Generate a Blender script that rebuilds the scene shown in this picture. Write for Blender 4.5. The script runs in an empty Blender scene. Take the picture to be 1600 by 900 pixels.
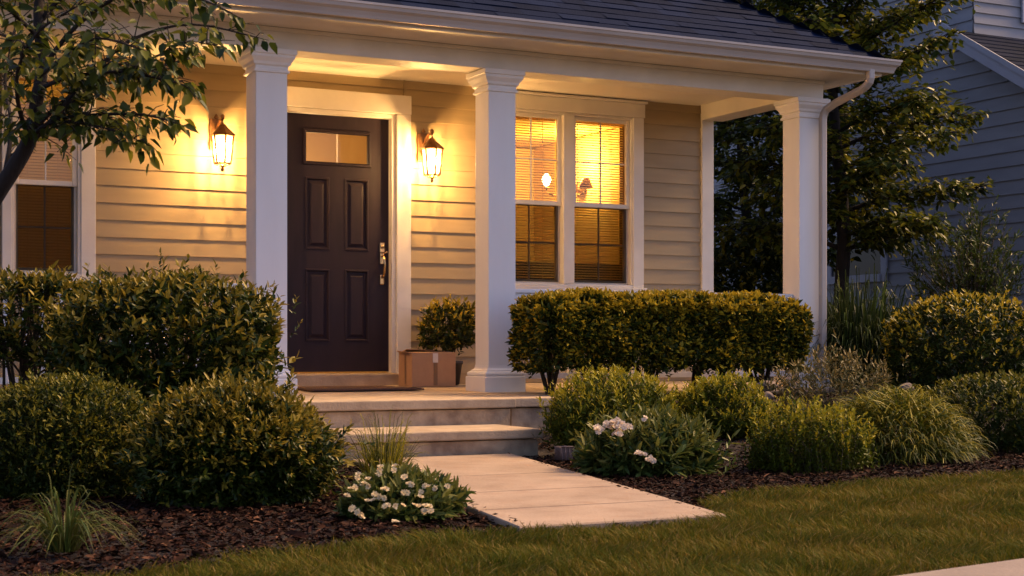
import bpy, bmesh, math, random
import numpy as np
from mathutils import Vector, Matrix
R = math.radians
rng = np.random.default_rng(7)
random.seed(7)
S = bpy.context.scene
COL = S.collection

# ------------------------------------------------------------------ camera, sky, sun, exposure
CAM = Vector((-3.265, -10.29, 0.67)); TH = R(27.07)
ST, CT = math.sin(TH), math.cos(TH)
cd = bpy.data.cameras.new('camera'); cam = bpy.data.objects.new('camera', cd); COL.objects.link(cam)
cam.location = CAM; cam.rotation_euler = (R(90), 0, -TH)
cd.lens = 54.0; cd.sensor_width = 36.0; cd.shift_y = 93/1600; cd.clip_end = 500
cd.dof.use_dof = True; cd.dof.focus_distance = 11.0; cd.dof.aperture_fstop = 9
S.camera = cam
w = bpy.data.worlds.new('World'); S.world = w; w.use_nodes = True
nt = w.node_tree; bg = nt.nodes['Background']
sky = nt.nodes.new('ShaderNodeTexSky'); sky.sky_type = 'NISHITA'; sky.sun_disc = False
SUN_AZ = R(94)      # compass direction towards the afterglow (from +Y, clockwise)
sky.sun_elevation = R(46.0); sky.sun_rotation = SUN_AZ
sky.altitude = 0; sky.air_density = 1.0; sky.dust_density = 1.6; sky.ozone_density = 3.0
tint = nt.nodes.new('ShaderNodeMixRGB'); tint.blend_type = 'MULTIPLY'; tint.inputs[0].default_value = 1; tint.inputs[2].default_value = (1.14, .95, 1.03, 1)
nt.links.new(sky.outputs[0], tint.inputs[1]); nt.links.new(tint.outputs[0], bg.inputs[0]); bg.inputs[1].default_value = 0.047
sd = bpy.data.lights.new('sun', 'SUN'); sd.energy = 1.45; sd.angle = R(18); sd.color = (1.0, .64, .30)
so = bpy.data.objects.new('sun', sd); COL.objects.link(so)
se = R(46)
dvec = Vector((math.sin(SUN_AZ)*math.cos(se), math.cos(SUN_AZ)*math.cos(se), math.sin(se)))
so.rotation_euler = dvec.to_track_quat('Z', 'Y').to_euler()
S.view_settings.view_transform = 'Standard'; S.view_settings.look = 'None'
S.view_settings.gamma = 1.0; S.view_settings.use_curve_mapping = False
S.view_settings.exposure = 2.17
S.cycles.max_bounces = 8; S.cycles.transparent_max_bounces = 16
S.cycles.sample_clamp_indirect = 4.0
try: S.cycles.use_denoising = True
except Exception: pass

def at(px, py, Z):            # a point of the place at depth Z (metres) seen in the given direction
    x = (px-800)/2400; h = (543-py)/2400
    return Vector((CAM.x + Z*(x*CT+ST), CAM.y + Z*(CT-x*ST), CAM.z + h*Z))

# ------------------------------------------------------------------ materials
def mat(name, col, rough=.7, col2=None, scale=8, bump=0, bscale=None, spec=.5, metal=0, detail=6, stretch=None, coat=0):
    m = bpy.data.materials.new(name); m.use_nodes = True
    n, l = m.node_tree.nodes, m.node_tree.links
    p = n['Principled BSDF']
    p.inputs['Base Color'].default_value = (*col, 1); p.inputs['Roughness'].default_value = rough
    p.inputs['Metallic'].default_value = metal; p.inputs['Specular IOR Level'].default_value = spec
    if coat: p.inputs['Coat Weight'].default_value = coat
    tc = n.new('ShaderNodeTexCoord'); mp = n.new('ShaderNodeMapping'); l.new(tc.outputs['Object'], mp.inputs[0])
    if stretch: mp.inputs['Scale'].default_value = stretch
    if col2 is not None:
        t = n.new('ShaderNodeTexNoise'); t.inputs['Scale'].default_value = scale; t.inputs['Detail'].default_value = detail
        l.new(mp.outputs[0], t.inputs['Vector'])
        r = n.new('ShaderNodeValToRGB'); r.color_ramp.elements[0].position = .35; r.color_ramp.elements[1].position = .68
        r.color_ramp.elements[0].color = (*col, 1); r.color_ramp.elements[1].color = (*col2, 1)
        l.new(t.outputs['Fac'], r.inputs[0]); l.new(r.outputs[0], p.inputs['Base Color'])
    if bump:
        t2 = n.new('ShaderNodeTexNoise'); t2.inputs['Scale'].default_value = bscale or scale*4; t2.inputs['Detail'].default_value = 8
        l.new(mp.outputs[0], t2.inputs['Vector'])
        b = n.new('ShaderNodeBump'); b.inputs['Strength'].default_value = bump; b.inputs['Distance'].default_value = .01
        l.new(t2.outputs['Fac'], b.inputs['Height']); l.new(b.outputs[0], p.inputs['Normal'])
    return m

def leafmat(name, cols, rough=.42, trans=.22, spec=.16):
    m = bpy.data.materials.new(name); m.use_nodes = True
    n, l = m.node_tree.nodes, m.node_tree.links
    p = n['Principled BSDF']; out = n['Material Output']
    g = n.new('ShaderNodeNewGeometry'); r = n.new('ShaderNodeValToRGB')
    e = r.color_ramp.elements
    k = len(cols)
    e[0].position = 0; e[0].color = (*cols[0], 1); e[1].position = 1; e[1].color = (*cols[-1], 1)
    for i in range(1, k-1):
        q = e.new(i/(k-1)); q.color = (*cols[i], 1)
    l.new(g.outputs['Random Per Island'], r.inputs[0]); l.new(r.outputs[0], p.inputs['Base Color'])
    p.inputs['Roughness'].default_value = rough; p.inputs['Specular IOR Level'].default_value = spec
    tr = n.new('ShaderNodeBsdfTranslucent'); l.new(r.outputs[0], tr.inputs[0])
    mx = n.new('ShaderNodeMixShader'); mx.inputs[0].default_value = trans
    l.new(p.outputs[0], mx.inputs[1]); l.new(tr.outputs[0], mx.inputs[2]); l.new(mx.outputs[0], out.inputs[0])
    return m

M = {}
M['siding'] = mat('siding_paint', (.375,.28,.155), .6, (.32,.24,.132), 2.2, .12, 90, stretch=(1,1,6))
_n,_l=M['siding'].node_tree.nodes,M['siding'].node_tree.links
_p=_n['Principled BSDF']; _src=_p.inputs['Base Color'].links[0].from_socket
_g=_n.new('ShaderNodeNewGeometry'); _r=_n.new('ShaderNodeMapRange'); _r.inputs['To Min'].default_value=.90; _r.inputs['To Max'].default_value=1.03
_x=_n.new('ShaderNodeMixRGB'); _x.blend_type='MULTIPLY'; _x.inputs[0].default_value=1
_l.new(_g.outputs['Random Per Island'],_r.inputs['Value']); _l.new(_src,_x.inputs[1]); _l.new(_r.outputs[0],_x.inputs[2]); _l.new(_x.outputs[0],_p.inputs['Base Color'])
M['trim'] = mat('white_trim', (.70,.655,.59), .5, (.62,.575,.51), 4, .05, 60)
M['column'] = mat('white_column_paint', (.76,.735,.71), .5, (.68,.65,.62), 3, .05, 40, stretch=(1,1,.2))
M['ceil'] = mat('porch_ceiling_paint', (.72,.66,.56), .6)
M['door'] = mat('dark_door_paint', (.016,.010,.017), .55, (.021,.013,.021), 3, .04, 120, spec=.2, stretch=(6,6,1))
M['brass'] = mat('aged_brass', (.55,.36,.18), .22, metal=1)
M['bronze'] = mat('bronze_lantern_metal', (.16,.075,.03), .4, (.24,.12,.05), 30, .2, 80, metal=.75)
M['concrete'] = mat('porch_concrete', (.46,.35,.23), .85, (.31,.225,.145), 6, .35, 60, detail=10)
M['cside'] = mat('riser_concrete', (.50,.375,.235), .9, (.25,.175,.11), 9, .5, 45, detail=12)
M['mat'] = mat('doormat_fibre', (.085,.042,.03), .95, (.12,.06,.04), 60, .9, 300)
M['card'] = mat('cardboard', (.40,.225,.115), .8, (.37,.205,.105), 18, .08, 60)
M['cardin'] = mat('cardboard_inside', (.27,.17,.09), .85)
M['tape'] = mat('packing_tape', (.20,.11,.06), .35, spec=.6)
M['label'] = mat('paper_label', (.62,.55,.48), .6)
M['nsiding'] = mat('neighbour_siding', (.27,.27,.285), .65, (.235,.235,.25), 1.5, .1, 40, stretch=(1,1,6))
M['ntrim'] = mat('neighbour_trim', (.36,.36,.41), .55)
M['stone'] = mat('edging_stone', (.20,.15,.12), .9, (.11,.085,.07), 9, .9, 22)
M['mulchbase'] = mat('mulch_soil', (.010,.006,.004), .95, (.02,.010,.006), 30, 1.0, 90)
M['lawnbase'] = mat('lawn_soil', (.045,.04,.014), .95, (.07,.055,.02), 12, .8, 60)
M['bark'] = mat('tree_bark', (.022,.014,.010), .95, (.012,.008,.006), 14, .9, 40, stretch=(1,1,.3))
M['stem'] = mat('shrub_stem', (.055,.036,.022), .9, (.035,.022,.014), 30, .5, 90)
M['indoor'] = mat('indoor_wall_paint', (.66,.48,.22), .8)
M['darkwood'] = mat('dark_wood', (.035,.018,.01), .5)
M['shutter'] = mat('dark_shutter_paint', (.03,.024,.022), .6)
M['pot'] = mat('dark_pot', (.03,.022,.018), .6)
M['asphalt'] = mat('road_asphalt', (.045,.045,.047), .9, (.06,.06,.06), 20, .5, 120)
M['spout'] = mat('painted_aluminium', (.44,.38,.33), .4, (.38,.325,.28), 2)

def pathmat():
    m = mat('path_concrete', (.39,.285,.195), .85, (.30,.215,.145), 3.0, .3, 55, detail=12)
    n, l = m.node_tree.nodes, m.node_tree.links
    p = n['Principled BSDF']; src = p.inputs['Base Color'].links[0].from_socket
    t = n.new('ShaderNodeTexNoise'); t.inputs['Scale'].default_value = 260; t.inputs['Detail'].default_value = 2
    t2 = n.new('ShaderNodeTexNoise'); t2.inputs['Scale'].default_value = 7; t2.inputs['Detail'].default_value = 9
    for q in (t, t2): l.new(n['Texture Coordinate'].outputs['Object'], q.inputs['Vector'])
    r = n.new('ShaderNodeValToRGB'); r.color_ramp.elements[0].position=.33; r.color_ramp.elements[0].color=(.55,.5,.46,1)
    r.color_ramp.elements[1].position=.45; r.color_ramp.elements[1].color=(1,1,1,1)
    r2 = n.new('ShaderNodeValToRGB'); r2.color_ramp.elements[0].position=.28; r2.color_ramp.elements[0].color=(.86,.80,.76,1)
    r2.color_ramp.elements[1].position=.5; r2.color_ramp.elements[1].color=(1,1,1,1)
    l.new(t.outputs['Fac'], r.inputs[0]); l.new(t2.outputs['Fac'], r2.inputs[0])
    a = n.new('ShaderNodeMixRGB'); a.blend_type='MULTIPLY'; a.inputs[0].default_value=1
    b = n.new('ShaderNodeMixRGB'); b.blend_type='MULTIPLY'; b.inputs[0].default_value=1
    l.new(src, a.inputs[1]); l.new(r.outputs[0], a.inputs[2]); l.new(a.outputs[0], b.inputs[1]); l.new(r2.outputs[0], b.inputs[2])
    l.new(b.outputs[0], p.inputs['Base Color'])
    return m
M['path'] = pathmat()

def shingle(name, c1, c2):
    m = bpy.data.materials.new(name); m.use_nodes = True
    n, l = m.node_tree.nodes, m.node_tree.links; p = n['Principled BSDF']
    g = n.new('ShaderNodeNewGeometry'); r = n.new('ShaderNodeValToRGB')
    r.color_ramp.elements[0].color = (*c1,1); r.color_ramp.elements[1].color = (*c2,1)
    l.new(g.outputs['Random Per Island'], r.inputs[0]); l.new(r.outputs[0], p.inputs['Base Color'])
    t = n.new('ShaderNodeTexNoise'); t.inputs['Scale'].default_value = 220; t.inputs['Detail'].default_value=3
    tc = n.new('ShaderNodeTexCoord'); l.new(tc.outputs['Object'], t.inputs['Vector'])
    b = n.new('ShaderNodeBump'); b.inputs['Strength'].default_value=.6; b.inputs['Distance'].default_value=.004
    l.new(t.outputs['Fac'], b.inputs['Height']); l.new(b.outputs[0], p.inputs['Normal'])
    p.inputs['Roughness'].default_value=.95; p.inputs['Specular IOR Level'].default_value=.08
    return m
M['roof'] = shingle('roof_shingle', (.002,.006,.020), (.006,.014,.042))
M['nroof'] = shingle('neighbour_shingle', (.003,.007,.018), (.009,.014,.034))

def glassmat(name, tint, refl, rough=.02):
    m = bpy.data.materials.new(name); m.use_nodes = True
    n, l = m.node_tree.nodes, m.node_tree.links
    for x in list(n):
        if x.type == 'BSDF_PRINCIPLED': n.remove(x)
    t = n.new('ShaderNodeBsdfTransparent'); t.inputs[0].default_value = (*tint,1)
    g = n.new('ShaderNodeBsdfGlossy'); g.inputs['Roughness'].default_value = rough
    f = n.new('ShaderNodeFresnel'); f.inputs[0].default_value = 1.5
    mm = n.new('ShaderNodeMath'); mm.operation='MULTIPLY'; mm.inputs[1].default_value = refl
    l.new(f.outputs[0], mm.inputs[0])
    mx = n.new('ShaderNodeMixShader'); l.new(mm.outputs[0], mx.inputs[0]); l.new(t.outputs[0], mx.inputs[1]); l.new(g.outputs[0], mx.inputs[2])
    l.new(mx.outputs[0], n['Material Output'].inputs[0])
    return m
M['glass'] = glassmat('window_glass', (.95,.95,.93), 1.3)
M['lglass'] = glassmat('lantern_glass', (.97,.95,.9), .8, .08)
_n,_l = M['lglass'].node_tree.nodes, M['lglass'].node_tree.links
_o=_n['Material Output']; _src=_o.inputs[0].links[0].from_socket; _t=_n.new('ShaderNodeBsdfTranslucent'); _t.inputs[0].default_value=(.95,.9,.8,1)
_m=_n.new('ShaderNodeMixShader'); _m.inputs[0].default_value=.12; _l.new(_src,_m.inputs[1]); _l.new(_t.outputs[0],_m.inputs[2]); _l.new(_m.outputs[0],_o.inputs[0])
M['screen'] = glassmat('insect_screen', (.27,.26,.25), .0)
def frosted():
    m = glassmat('door_glass', (.8,.78,.7), 1.0, .05); return m
M['dglass'] = frosted()
def emis(name, col, s):
    m = bpy.data.materials.new(name); m.use_nodes = True
    p = m.node_tree.nodes['Principled BSDF']; p.inputs['Emission Color'].default_value=(*col,1); p.inputs['Emission Strength'].default_value=s
    p.inputs['Base Color'].default_value=(*col,1)
    return m
M['bulb'] = emis('lit_bulb', (1,.62,.26), 60)
M['bulb2'] = emis('lit_indoor_bulb', (1,.72,.36), 4)
def blindmat():
    m = bpy.data.materials.new('blind_slat'); m.use_nodes=True
    n,l=m.node_tree.nodes,m.node_tree.links; p=n['Principled BSDF']
    p.inputs['Base Color'].default_value=(.75,.60,.32,1); p.inputs['Roughness'].default_value=.5
    t=n.new('ShaderNodeBsdfTranslucent'); t.inputs[0].default_value=(.85,.58,.18,1)
    mx=n.new('ShaderNodeMixShader'); mx.inputs[0].default_value=.45
    l.new(p.outputs[0],mx.inputs[1]); l.new(t.outputs[0],mx.inputs[2]); l.new(mx.outputs[0],n['Material Output'].inputs[0])
    return m
M['blind'] = blindmat()

# leaf palettes; leaf tip colours add painted top light to yellower young growth
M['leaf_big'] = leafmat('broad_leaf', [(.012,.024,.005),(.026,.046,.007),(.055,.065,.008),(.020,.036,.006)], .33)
M['leaf_bigtip'] = leafmat('broad_young_toplit_leaf', [(.13,.115,.012),(.28,.20,.025),(.18,.145,.016)], .35)
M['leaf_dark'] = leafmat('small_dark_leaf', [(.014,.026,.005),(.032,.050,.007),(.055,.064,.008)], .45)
M['leaf_darktip'] = leafmat('small_young_toplit_leaf', [(.09,.10,.010),(.21,.175,.016),(.14,.125,.012)], .45)
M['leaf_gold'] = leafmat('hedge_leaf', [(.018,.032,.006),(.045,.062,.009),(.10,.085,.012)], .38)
M['leaf_goldtip'] = leafmat('hedge_young_toplit_leaf', [(.26,.20,.013),(.48,.34,.025),(.36,.26,.018)], .4)
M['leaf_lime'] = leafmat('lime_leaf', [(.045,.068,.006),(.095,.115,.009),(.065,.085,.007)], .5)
M['leaf_limetip'] = leafmat('lime_young_toplit_leaf', [(.24,.23,.013),(.42,.33,.022),(.30,.27,.016)], .5)
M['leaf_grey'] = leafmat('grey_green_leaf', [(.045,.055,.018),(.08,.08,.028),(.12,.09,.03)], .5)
M['leaf_greytip'] = leafmat('grey_young_toplit_leaf', [(.16,.13,.04),(.25,.18,.06),(.18,.14,.05)], .5)
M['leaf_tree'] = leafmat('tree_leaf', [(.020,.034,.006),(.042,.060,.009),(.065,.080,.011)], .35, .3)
M['leaf_treetip'] = leafmat('tree_young_sunlit_leaf', [(.10,.12,.012),(.21,.19,.017),(.14,.14,.012)], .35, .35)  # sunlight painted into the brighter leaves scattered through the crowns
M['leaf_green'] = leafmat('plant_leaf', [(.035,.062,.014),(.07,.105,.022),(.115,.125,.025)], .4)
M['leaf_greentip'] = leafmat('plant_young_toplit_leaf', [(.10,.12,.025),(.18,.17,.035),(.13,.14,.028)], .42)
M['blade'] = leafmat('grass_blade', [(.06,.075,.014),(.12,.115,.025),(.085,.09,.016),(.05,.06,.012)], .5)
M['frond'] = leafmat('frond', [(.04,.065,.012),(.08,.10,.02),(.055,.075,.014)], .5)
M['frondtip'] = leafmat('yellow_frond', [(.20,.19,.02),(.32,.26,.03),(.24,.21,.022)], .5)
M['darkblade'] = leafmat('dark_grass_blade', [(.014,.026,.007),(.028,.042,.010),(.020,.032,.008)], .5)
M['lawn'] = leafmat('lawn_blade', [(.07,.075,.007),(.12,.11,.010),(.18,.12,.015),(.09,.09,.008),(.15,.10,.014),(.30,.21,.07)], .7, .3, .08)
M['lawn2'] = leafmat('green_lawn_blade', [(.035,.055,.005),(.065,.08,.007),(.10,.10,.010),(.05,.07,.006)], .7, .3, .08)
M['petal'] = leafmat('white_petal', [(.66,.52,.28),(.80,.68,.44),(.72,.56,.30)], .6, .3)
M['petalpink'] = leafmat('pale_petal', [(.74,.60,.44),(.84,.72,.56),(.76,.62,.44)], .6, .3)
M['bud'] = mat('flower_centre', (.45,.28,.06), .7)
M['chip'] = leafmat('bark_chip', [(.006,.003,.002),(.015,.006,.003),(.035,.012,.006),(.010,.004,.003),(.020,.008,.004),(.045,.016,.008),(.012,.005,.003),(.16,.075,.04)], .85, .0, .1)

# ------------------------------------------------------------------ mesh helpers
def link(o, parent=None, label=None, cat=None, group=None, kind=None):
    COL.objects.link(o)
    if parent is not None: o.parent = parent
    if label: o['label'] = label
    if cat: o['category'] = cat
    if group: o['group'] = group
    if kind: o['kind'] = kind
    return o
def empty(name, loc, label, cat, group=None):
    o = bpy.data.objects.new(name, None); o.location = loc; o.empty_display_size = .1
    return link(o, None, label, cat, group)
def W2L(parent, v):  # parents are unrotated: local = world - parent location
    return v

class MB:
    """collects shapes in WORLD coordinates, built as one mesh object local to its parent"""
    def __init__(s): s.v=[]; s.f=[]; s.smooth=[]; s.mi=[]
    def add(s, vs, fs, smooth=False, mi=0):
        b=len(s.v); s.v += [tuple(v) for v in vs]
        for f in fs: s.f.append([b+i for i in f]); s.smooth.append(smooth); s.mi.append(mi)
    def box(s, x0,x1,y0,y1,z0,z1, bev=0, mi=0, skew=None):
        if bev<=0:
            vs=[(x,y,z) for z in (z0,z1) for y in (y0,y1) for x in (x0,x1)]
            s.add(vs,[(0,2,3,1),(4,5,7,6),(0,1,5,4),(2,6,7,3),(0,4,6,2),(1,3,7,5)],mi=mi); return
        bm=bmesh.new(); bmesh.ops.create_cube(bm,size=1)
        for v in bm.verts: v.co=Vector(((x0+x1)/2+v.co.x*(x1-x0),(y0+y1)/2+v.co.y*(y1-y0),(z0+z1)/2+v.co.z*(z1-z0)))
        bmesh.ops.bevel(bm,geom=bm.edges[:],offset=bev,segments=2,profile=.6,affect='EDGES')
        bm.verts.index_update()
        s.add([v.co[:] for v in bm.verts],[[v.index for v in f.verts] for f in bm.faces],mi=mi); bm.free()
    def prism(s, poly, d0, d1, axis='y', mi=0):
        """poly of 2D points extruded along axis. axis y: poly=(x,z); x: (y,z); z: (x,y)"""
        def P(a,b,d): return {'y':(a,d,b),'x':(d,a,b),'z':(a,b,d)}[axis]
        n=len(poly); vs=[P(a,b,d0) for a,b in poly]+[P(a,b,d1) for a,b in poly]
        fs=[list(range(n)),list(range(2*n-1,n-1,-1))]+[(i,n+i,n+(i+1)%n,(i+1)%n) for i in range(n)]
        s.add(vs,fs,mi=mi)
    def sq(s, cx, cy, prof, mi=0):
        """square lathe: prof = list of (half-width, z)"""
        vs=[]; fs=[]
        for h,z in prof: vs+=[(cx-h,cy-h,z),(cx+h,cy-h,z),(cx+h,cy+h,z),(cx-h,cy+h,z)]
        for i in range(len(prof)-1):
            a=4*i; b=a+4
            for k in range(4): fs.append((a+k,a+(k+1)%4,b+(k+1)%4,b+k))
        fs.append((3,2,1,0)); n=4*(len(prof)-1); fs.append((n,n+1,n+2,n+3))
        s.add(vs,fs,mi=mi)
    def lathe(s, cx, cy, prof, seg=16, mi=0, rot=0, smooth=True):
        vs=[]; fs=[]
        for r,z in prof:
            for k in range(seg):
                a=rot+2*math.pi*k/seg; vs.append((cx+r*math.cos(a),cy+r*math.sin(a),z))
        for i in range(len(prof)-1):
            for k in range(seg): fs.append((i*seg+k,i*seg+(k+1)%seg,(i+1)*seg+(k+1)%seg,(i+1)*seg+k))
        fs.append(list(range(seg))[::-1]); n=seg*(len(prof)-1); fs.append(list(range(n,n+seg)))
        s.add(vs,fs,smooth=smooth,mi=mi)
    def tube(s, pts, rad, seg=8, mi=0):
        pts=[Vector(p) for p in pts]; n=len(pts)
        if not hasattr(rad,'__len__'): rad=[rad]*n
        vs=[]; fs=[]; up=Vector((.13,.21,.97)).normalized()
        for i,p in enumerate(pts):
            t=(pts[min(i+1,n-1)]-pts[max(i-1,0)]); t=t.normalized() if t.length>1e-9 else Vector((0,0,1))
            a=t.cross(up); a=a.normalized() if a.length>.1 else t.cross(Vector((1,0,0))).normalized(); b=t.cross(a)
            for k in range(seg):
                q=2*math.pi*k/seg; vs.append(tuple(p+(a*math.cos(q)+b*math.sin(q))*rad[i]))
        for i in range(n-1):
            for k in range(seg): fs.append((i*seg+k,(i+1)*seg+k,(i+1)*seg+(k+1)%seg,i*seg+(k+1)%seg))
        fs.append(list(range(seg))); fs.append(list(range((n-1)*seg,n*seg))[::-1])
        s.add(vs,fs,smooth=True,mi=mi)
    def build(s, name, mats, parent=None, **kw):
        me=bpy.data.meshes.new(name)
        if not isinstance(mats,(list,tuple)): mats=[mats]
        org=Vector((0,0,0))
        if parent is not None:
            q=parent
            while q is not None: org+=q.location; q=q.parent
        me.from_pydata([(x-org.x,y-org.y,z-org.z) for x,y,z in s.v],[],s.f)
        for m in mats: me.materials.append(m)
        me.polygons.foreach_set('use_smooth',s.smooth); me.polygons.foreach_set('material_index',s.mi); me.update()
        o=bpy.data.objects.new(name,me)
        return link(o,parent,**kw)

# ---- leaves by the thousand (numpy)
def norm(a): return a/np.maximum(np.linalg.norm(a,axis=1,keepdims=True),1e-9)
def leaf_arrays(pos, d, up, L, Wd, fold=.25, droop=.15, kind='leaf'):
    """6-vertex folded leaves: returns verts (N,6,3)"""
    d=norm(d); s=norm(np.cross(d,up)); n=np.cross(s,d)
    L=L[:,None]; Wd=Wd[:,None]
    if kind=='leaf': a1,w1,a2,w2=.28,.5,.66,.40
    elif kind=='heart': a1,w1,a2,w2=.22,.5,.55,.44
    else: a1,w1,a2,w2=.3,.5,.7,.45
    b=pos; tip=pos+d*L-n*L*droop
    r1=pos+d*L*a1+s*Wd*w1+n*Wd*fold*.5; r2=pos+d*L*a2+s*Wd*w2+n*Wd*fold*.4-n*L*droop*.4
    l1=pos+d*L*a1-s*Wd*w1+n*Wd*fold*.5; l2=pos+d*L*a2-s*Wd*w2+n*Wd*fold*.4-n*L*droop*.4
    return np.stack([b,r1,r2,tip,l2,l1],axis=1)
def build_leaves(name, verts, mi, mats, parent=None, **kw):
    N=len(verts); org=np.zeros(3)
    q=parent
    while q is not None: org+=np.array(q.location); q=q.parent
    v=(verts-org).reshape(-1,3).astype(np.float32)
    base=(np.arange(N)*6)[:,None]
    f=np.concatenate([base+np.array([0,1,2,3]),base+np.array([0,3,4,5])],axis=1).reshape(-1)
    me=bpy.data.meshes.new(name); me.vertices.add(N*6); me.vertices.foreach_set('co',v.reshape(-1))
    me.loops.add(N*8); me.loops.foreach_set('vertex_index',f.astype(np.int32))
    me.polygons.add(N*2); me.polygons.foreach_set('loop_start',np.arange(N*2,dtype=np.int32)*4)
    for m in mats: me.materials.append(m)
    me.polygons.foreach_set('material_index',np.repeat(mi,2).astype(np.int32))
    me.update(); me.validate()
    o=bpy.data.objects.new(name,me); return link(o,parent,**kw)

def blades_mesh(name, base, tip, bend, width, mi, mats, parent=None, seg=3, **kw):
    """arching grass blades: base, tip (N,3), bend = control point (N,3)"""
    N=len(base); org=np.zeros(3); q=parent
    while q is not None: org+=np.array(q.location); q=q.parent
    d=tip-base; side=norm(np.cross(d,np.array([0,0,1.0])+rng.normal(0,.35,(N,3))))
    rows=[]
    for k in range(seg+1):
        t=k/seg
        c=base*(1-t)**2+bend*2*t*(1-t)+tip*t*t
        if k<seg:
            wv=side*(width*(1-t*.75)*.5)[:,None]; rows+= [c-wv, c+wv]
        else: rows.append(c)
    v=np.stack(rows,axis=1)-org; nv=v.shape[1]
    fl=[]; base_i=(np.arange(N)*nv)[:,None]
    quads=[[2*k,2*k+1,2*k+3,2*k+2] for k in range(seg-1)]; tri=[2*seg-2,2*seg-1,2*seg]
    pat=np.array(sum(quads,[])+tri); f=(base_i+pat).reshape(-1)
    me=bpy.data.meshes.new(name); me.vertices.add(N*nv); me.vertices.foreach_set('co',v.astype(np.float32).reshape(-1))
    me.loops.add(len(f)); me.loops.foreach_set('vertex_index',f.astype(np.int32))
    per=[4]*(seg-1)+[3]; st=np.concatenate([[0],np.cumsum(per)[:-1]]); tot=sum(per)
    ls=(np.arange(N)[:,None]*tot+st).reshape(-1)
    me.polygons.add(N*seg); me.polygons.foreach_set('loop_start',ls.astype(np.int32))
    for m in mats: me.materials.append(m)
    me.polygons.foreach_set('material_index',np.repeat(mi,seg).astype(np.int32))
    me.update(); me.validate()
    o=bpy.data.objects.new(name,me); return link(o,parent,**kw)

# ------------------------------------------------------------------ ground
def yb(X): return np.interp(X,[-12,-5,-2.2,-1.24,-.69,.18,.36,.62,1.05,1.9,2.93,6,14],[-7.2,-6.5,-5.72,-5.40,-5.37,-5.37,-4.92,-4.66,-4.47,-4.3,-4.2,-4.0,-3.6])
PTH=[(-.72,-5.37),(.18,-5.37),(.99,-1.96),(-.05,-1.96)]
def path_x(Y):
    t=(Y+5.37)/3.41
    return -.72+t*.67, .18+t*.81
def smooth(a,b,x):
    t=np.clip((x-a)/(b-a),0,1); return t*t*(3-2*t)
def G(x,y):
    x=np.asarray(x,float); y=np.asarray(y,float)
    z=.30*smooth(-3.2,-1.1,y)*(smooth(1.35,2.1,x)+smooth(-.4,-1.3,x))
    z=z+.35*smooth(5.5,9.5,x)*smooth(-3,4,y)
    z=z+.012*np.sin(x*2.1+1)*np.cos(y*1.7)*(1-((x>-1)&(x<1.3)))
    return z
def grid_axis(fine0,fine1,step,far): 
    a=list(np.arange(fine0,fine1+1e-6,step)); lo=[fine0-d for d in (1,3,8,20,60,far)][::-1]; hi=[fine1+d for d in (1,3,8,20,60,far)]
    return np.array(lo+a+hi)
gx=grid_axis(-6,12,.15,200); gy=grid_axis(-8,6,.15,200)
XX,YY=np.meshgrid(gx,gy); ZZ=G(XX,YY)-.012
me=bpy.data.meshes.new('ground'); nx,ny=len(gx),len(gy)
idx=np.arange(nx*ny).reshape(ny,nx)
fs=np.stack([idx[:-1,:-1],idx[:-1,1:],idx[1:,1:],idx[1:,:-1]],axis=-1).reshape(-1,4)
me.from_pydata(np.stack([XX,YY,ZZ],-1).reshape(-1,3).tolist(),[],fs.tolist())
me.materials.append(M['lawnbase']); me.materials.append(M['mulchbase'])
cx=XX.reshape(-1)[fs].mean(1); cy=YY.reshape(-1)[fs].mean(1)
mi=((cy>yb(cx))&(cx<12)&(cy<5)).astype(np.int32); me.polygons.foreach_set('material_index',mi)
me.polygons.foreach_set('use_smooth',np.ones(len(fs),bool)); me.update()
link(bpy.data.objects.new('ground',me),kind='structure')

# path: concrete slabs with tooled joints
mb=MB()
cuts=[0,.30,.62,1.0]
ys=[-5.37,-4.80,-4.12,-3.3,-1.955]
for i in range(4):
    y0,y1=ys[i]+(.0095 if i else 0),ys[i+1]-(.0095 if i<3 else 0)
    a0,b0=path_x(y0); a1,b1=path_x(y1)
    def slab(inset,zz): return [(a0+inset,y0+inset,zz),(b0-inset,y0+inset,zz),(b1-inset,y1-inset,zz),(a1+inset,y1-inset,zz)]
    vs=slab(0,-.06)+slab(0,.018)+slab(.004,.024)
    mb.add(vs,[(0,1,5,4),(1,2,6,5),(2,3,7,6),(3,0,4,7),(4,5,9,8),(5,6,10,9),(6,7,11,10),(7,4,8,11),(8,9,10,11)])
a0,b0=path_x(-5.36); a1,b1=path_x(-1.96)

for y in ys[1:4]:
    a,b=path_x(y); mb.add([(a+.004,y-.010,.0236),(b-.004,y-.010,.0236),(b-.004,y+.010,.0236),(a+.004,y+.010,.0236)],[(0,1,2,3)],mi=1)
M['joint']=mat('joint_dirt',(.22,.16,.11),.95,(.12,.08,.055),9)
mb.build('path',[M['path'],M['joint']],kind='structure')

# public pavement in front
mb=MB(); d=Vector((.98,.17)).normalized(); nrm=Vector((d.y,-d.x)); p0=Vector((-.17,-6.87))
for k in range(-6,9):
    q0=p0+d*(k*1.3+.9+.008); q1=p0+d*((k+1)*1.3+.9-.008)
    pts=[q0,q1,q1+nrm*1.3,q0+nrm*1.3]
    vs=[(p.x,p.y,-.05) for p in pts]+[(p.x,p.y,.02) for p in pts]
    mb.add(vs,[(0,4,5,1),(1,5,6,2),(2,6,7,3),(3,7,4,0),(4,7,6,5)])
M['pave']=mat('pavement_concrete',(.24,.19,.15),.9,(.19,.15,.12),4,.4,60)
mb.build('pavement',M['pave'],kind='structure')

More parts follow.
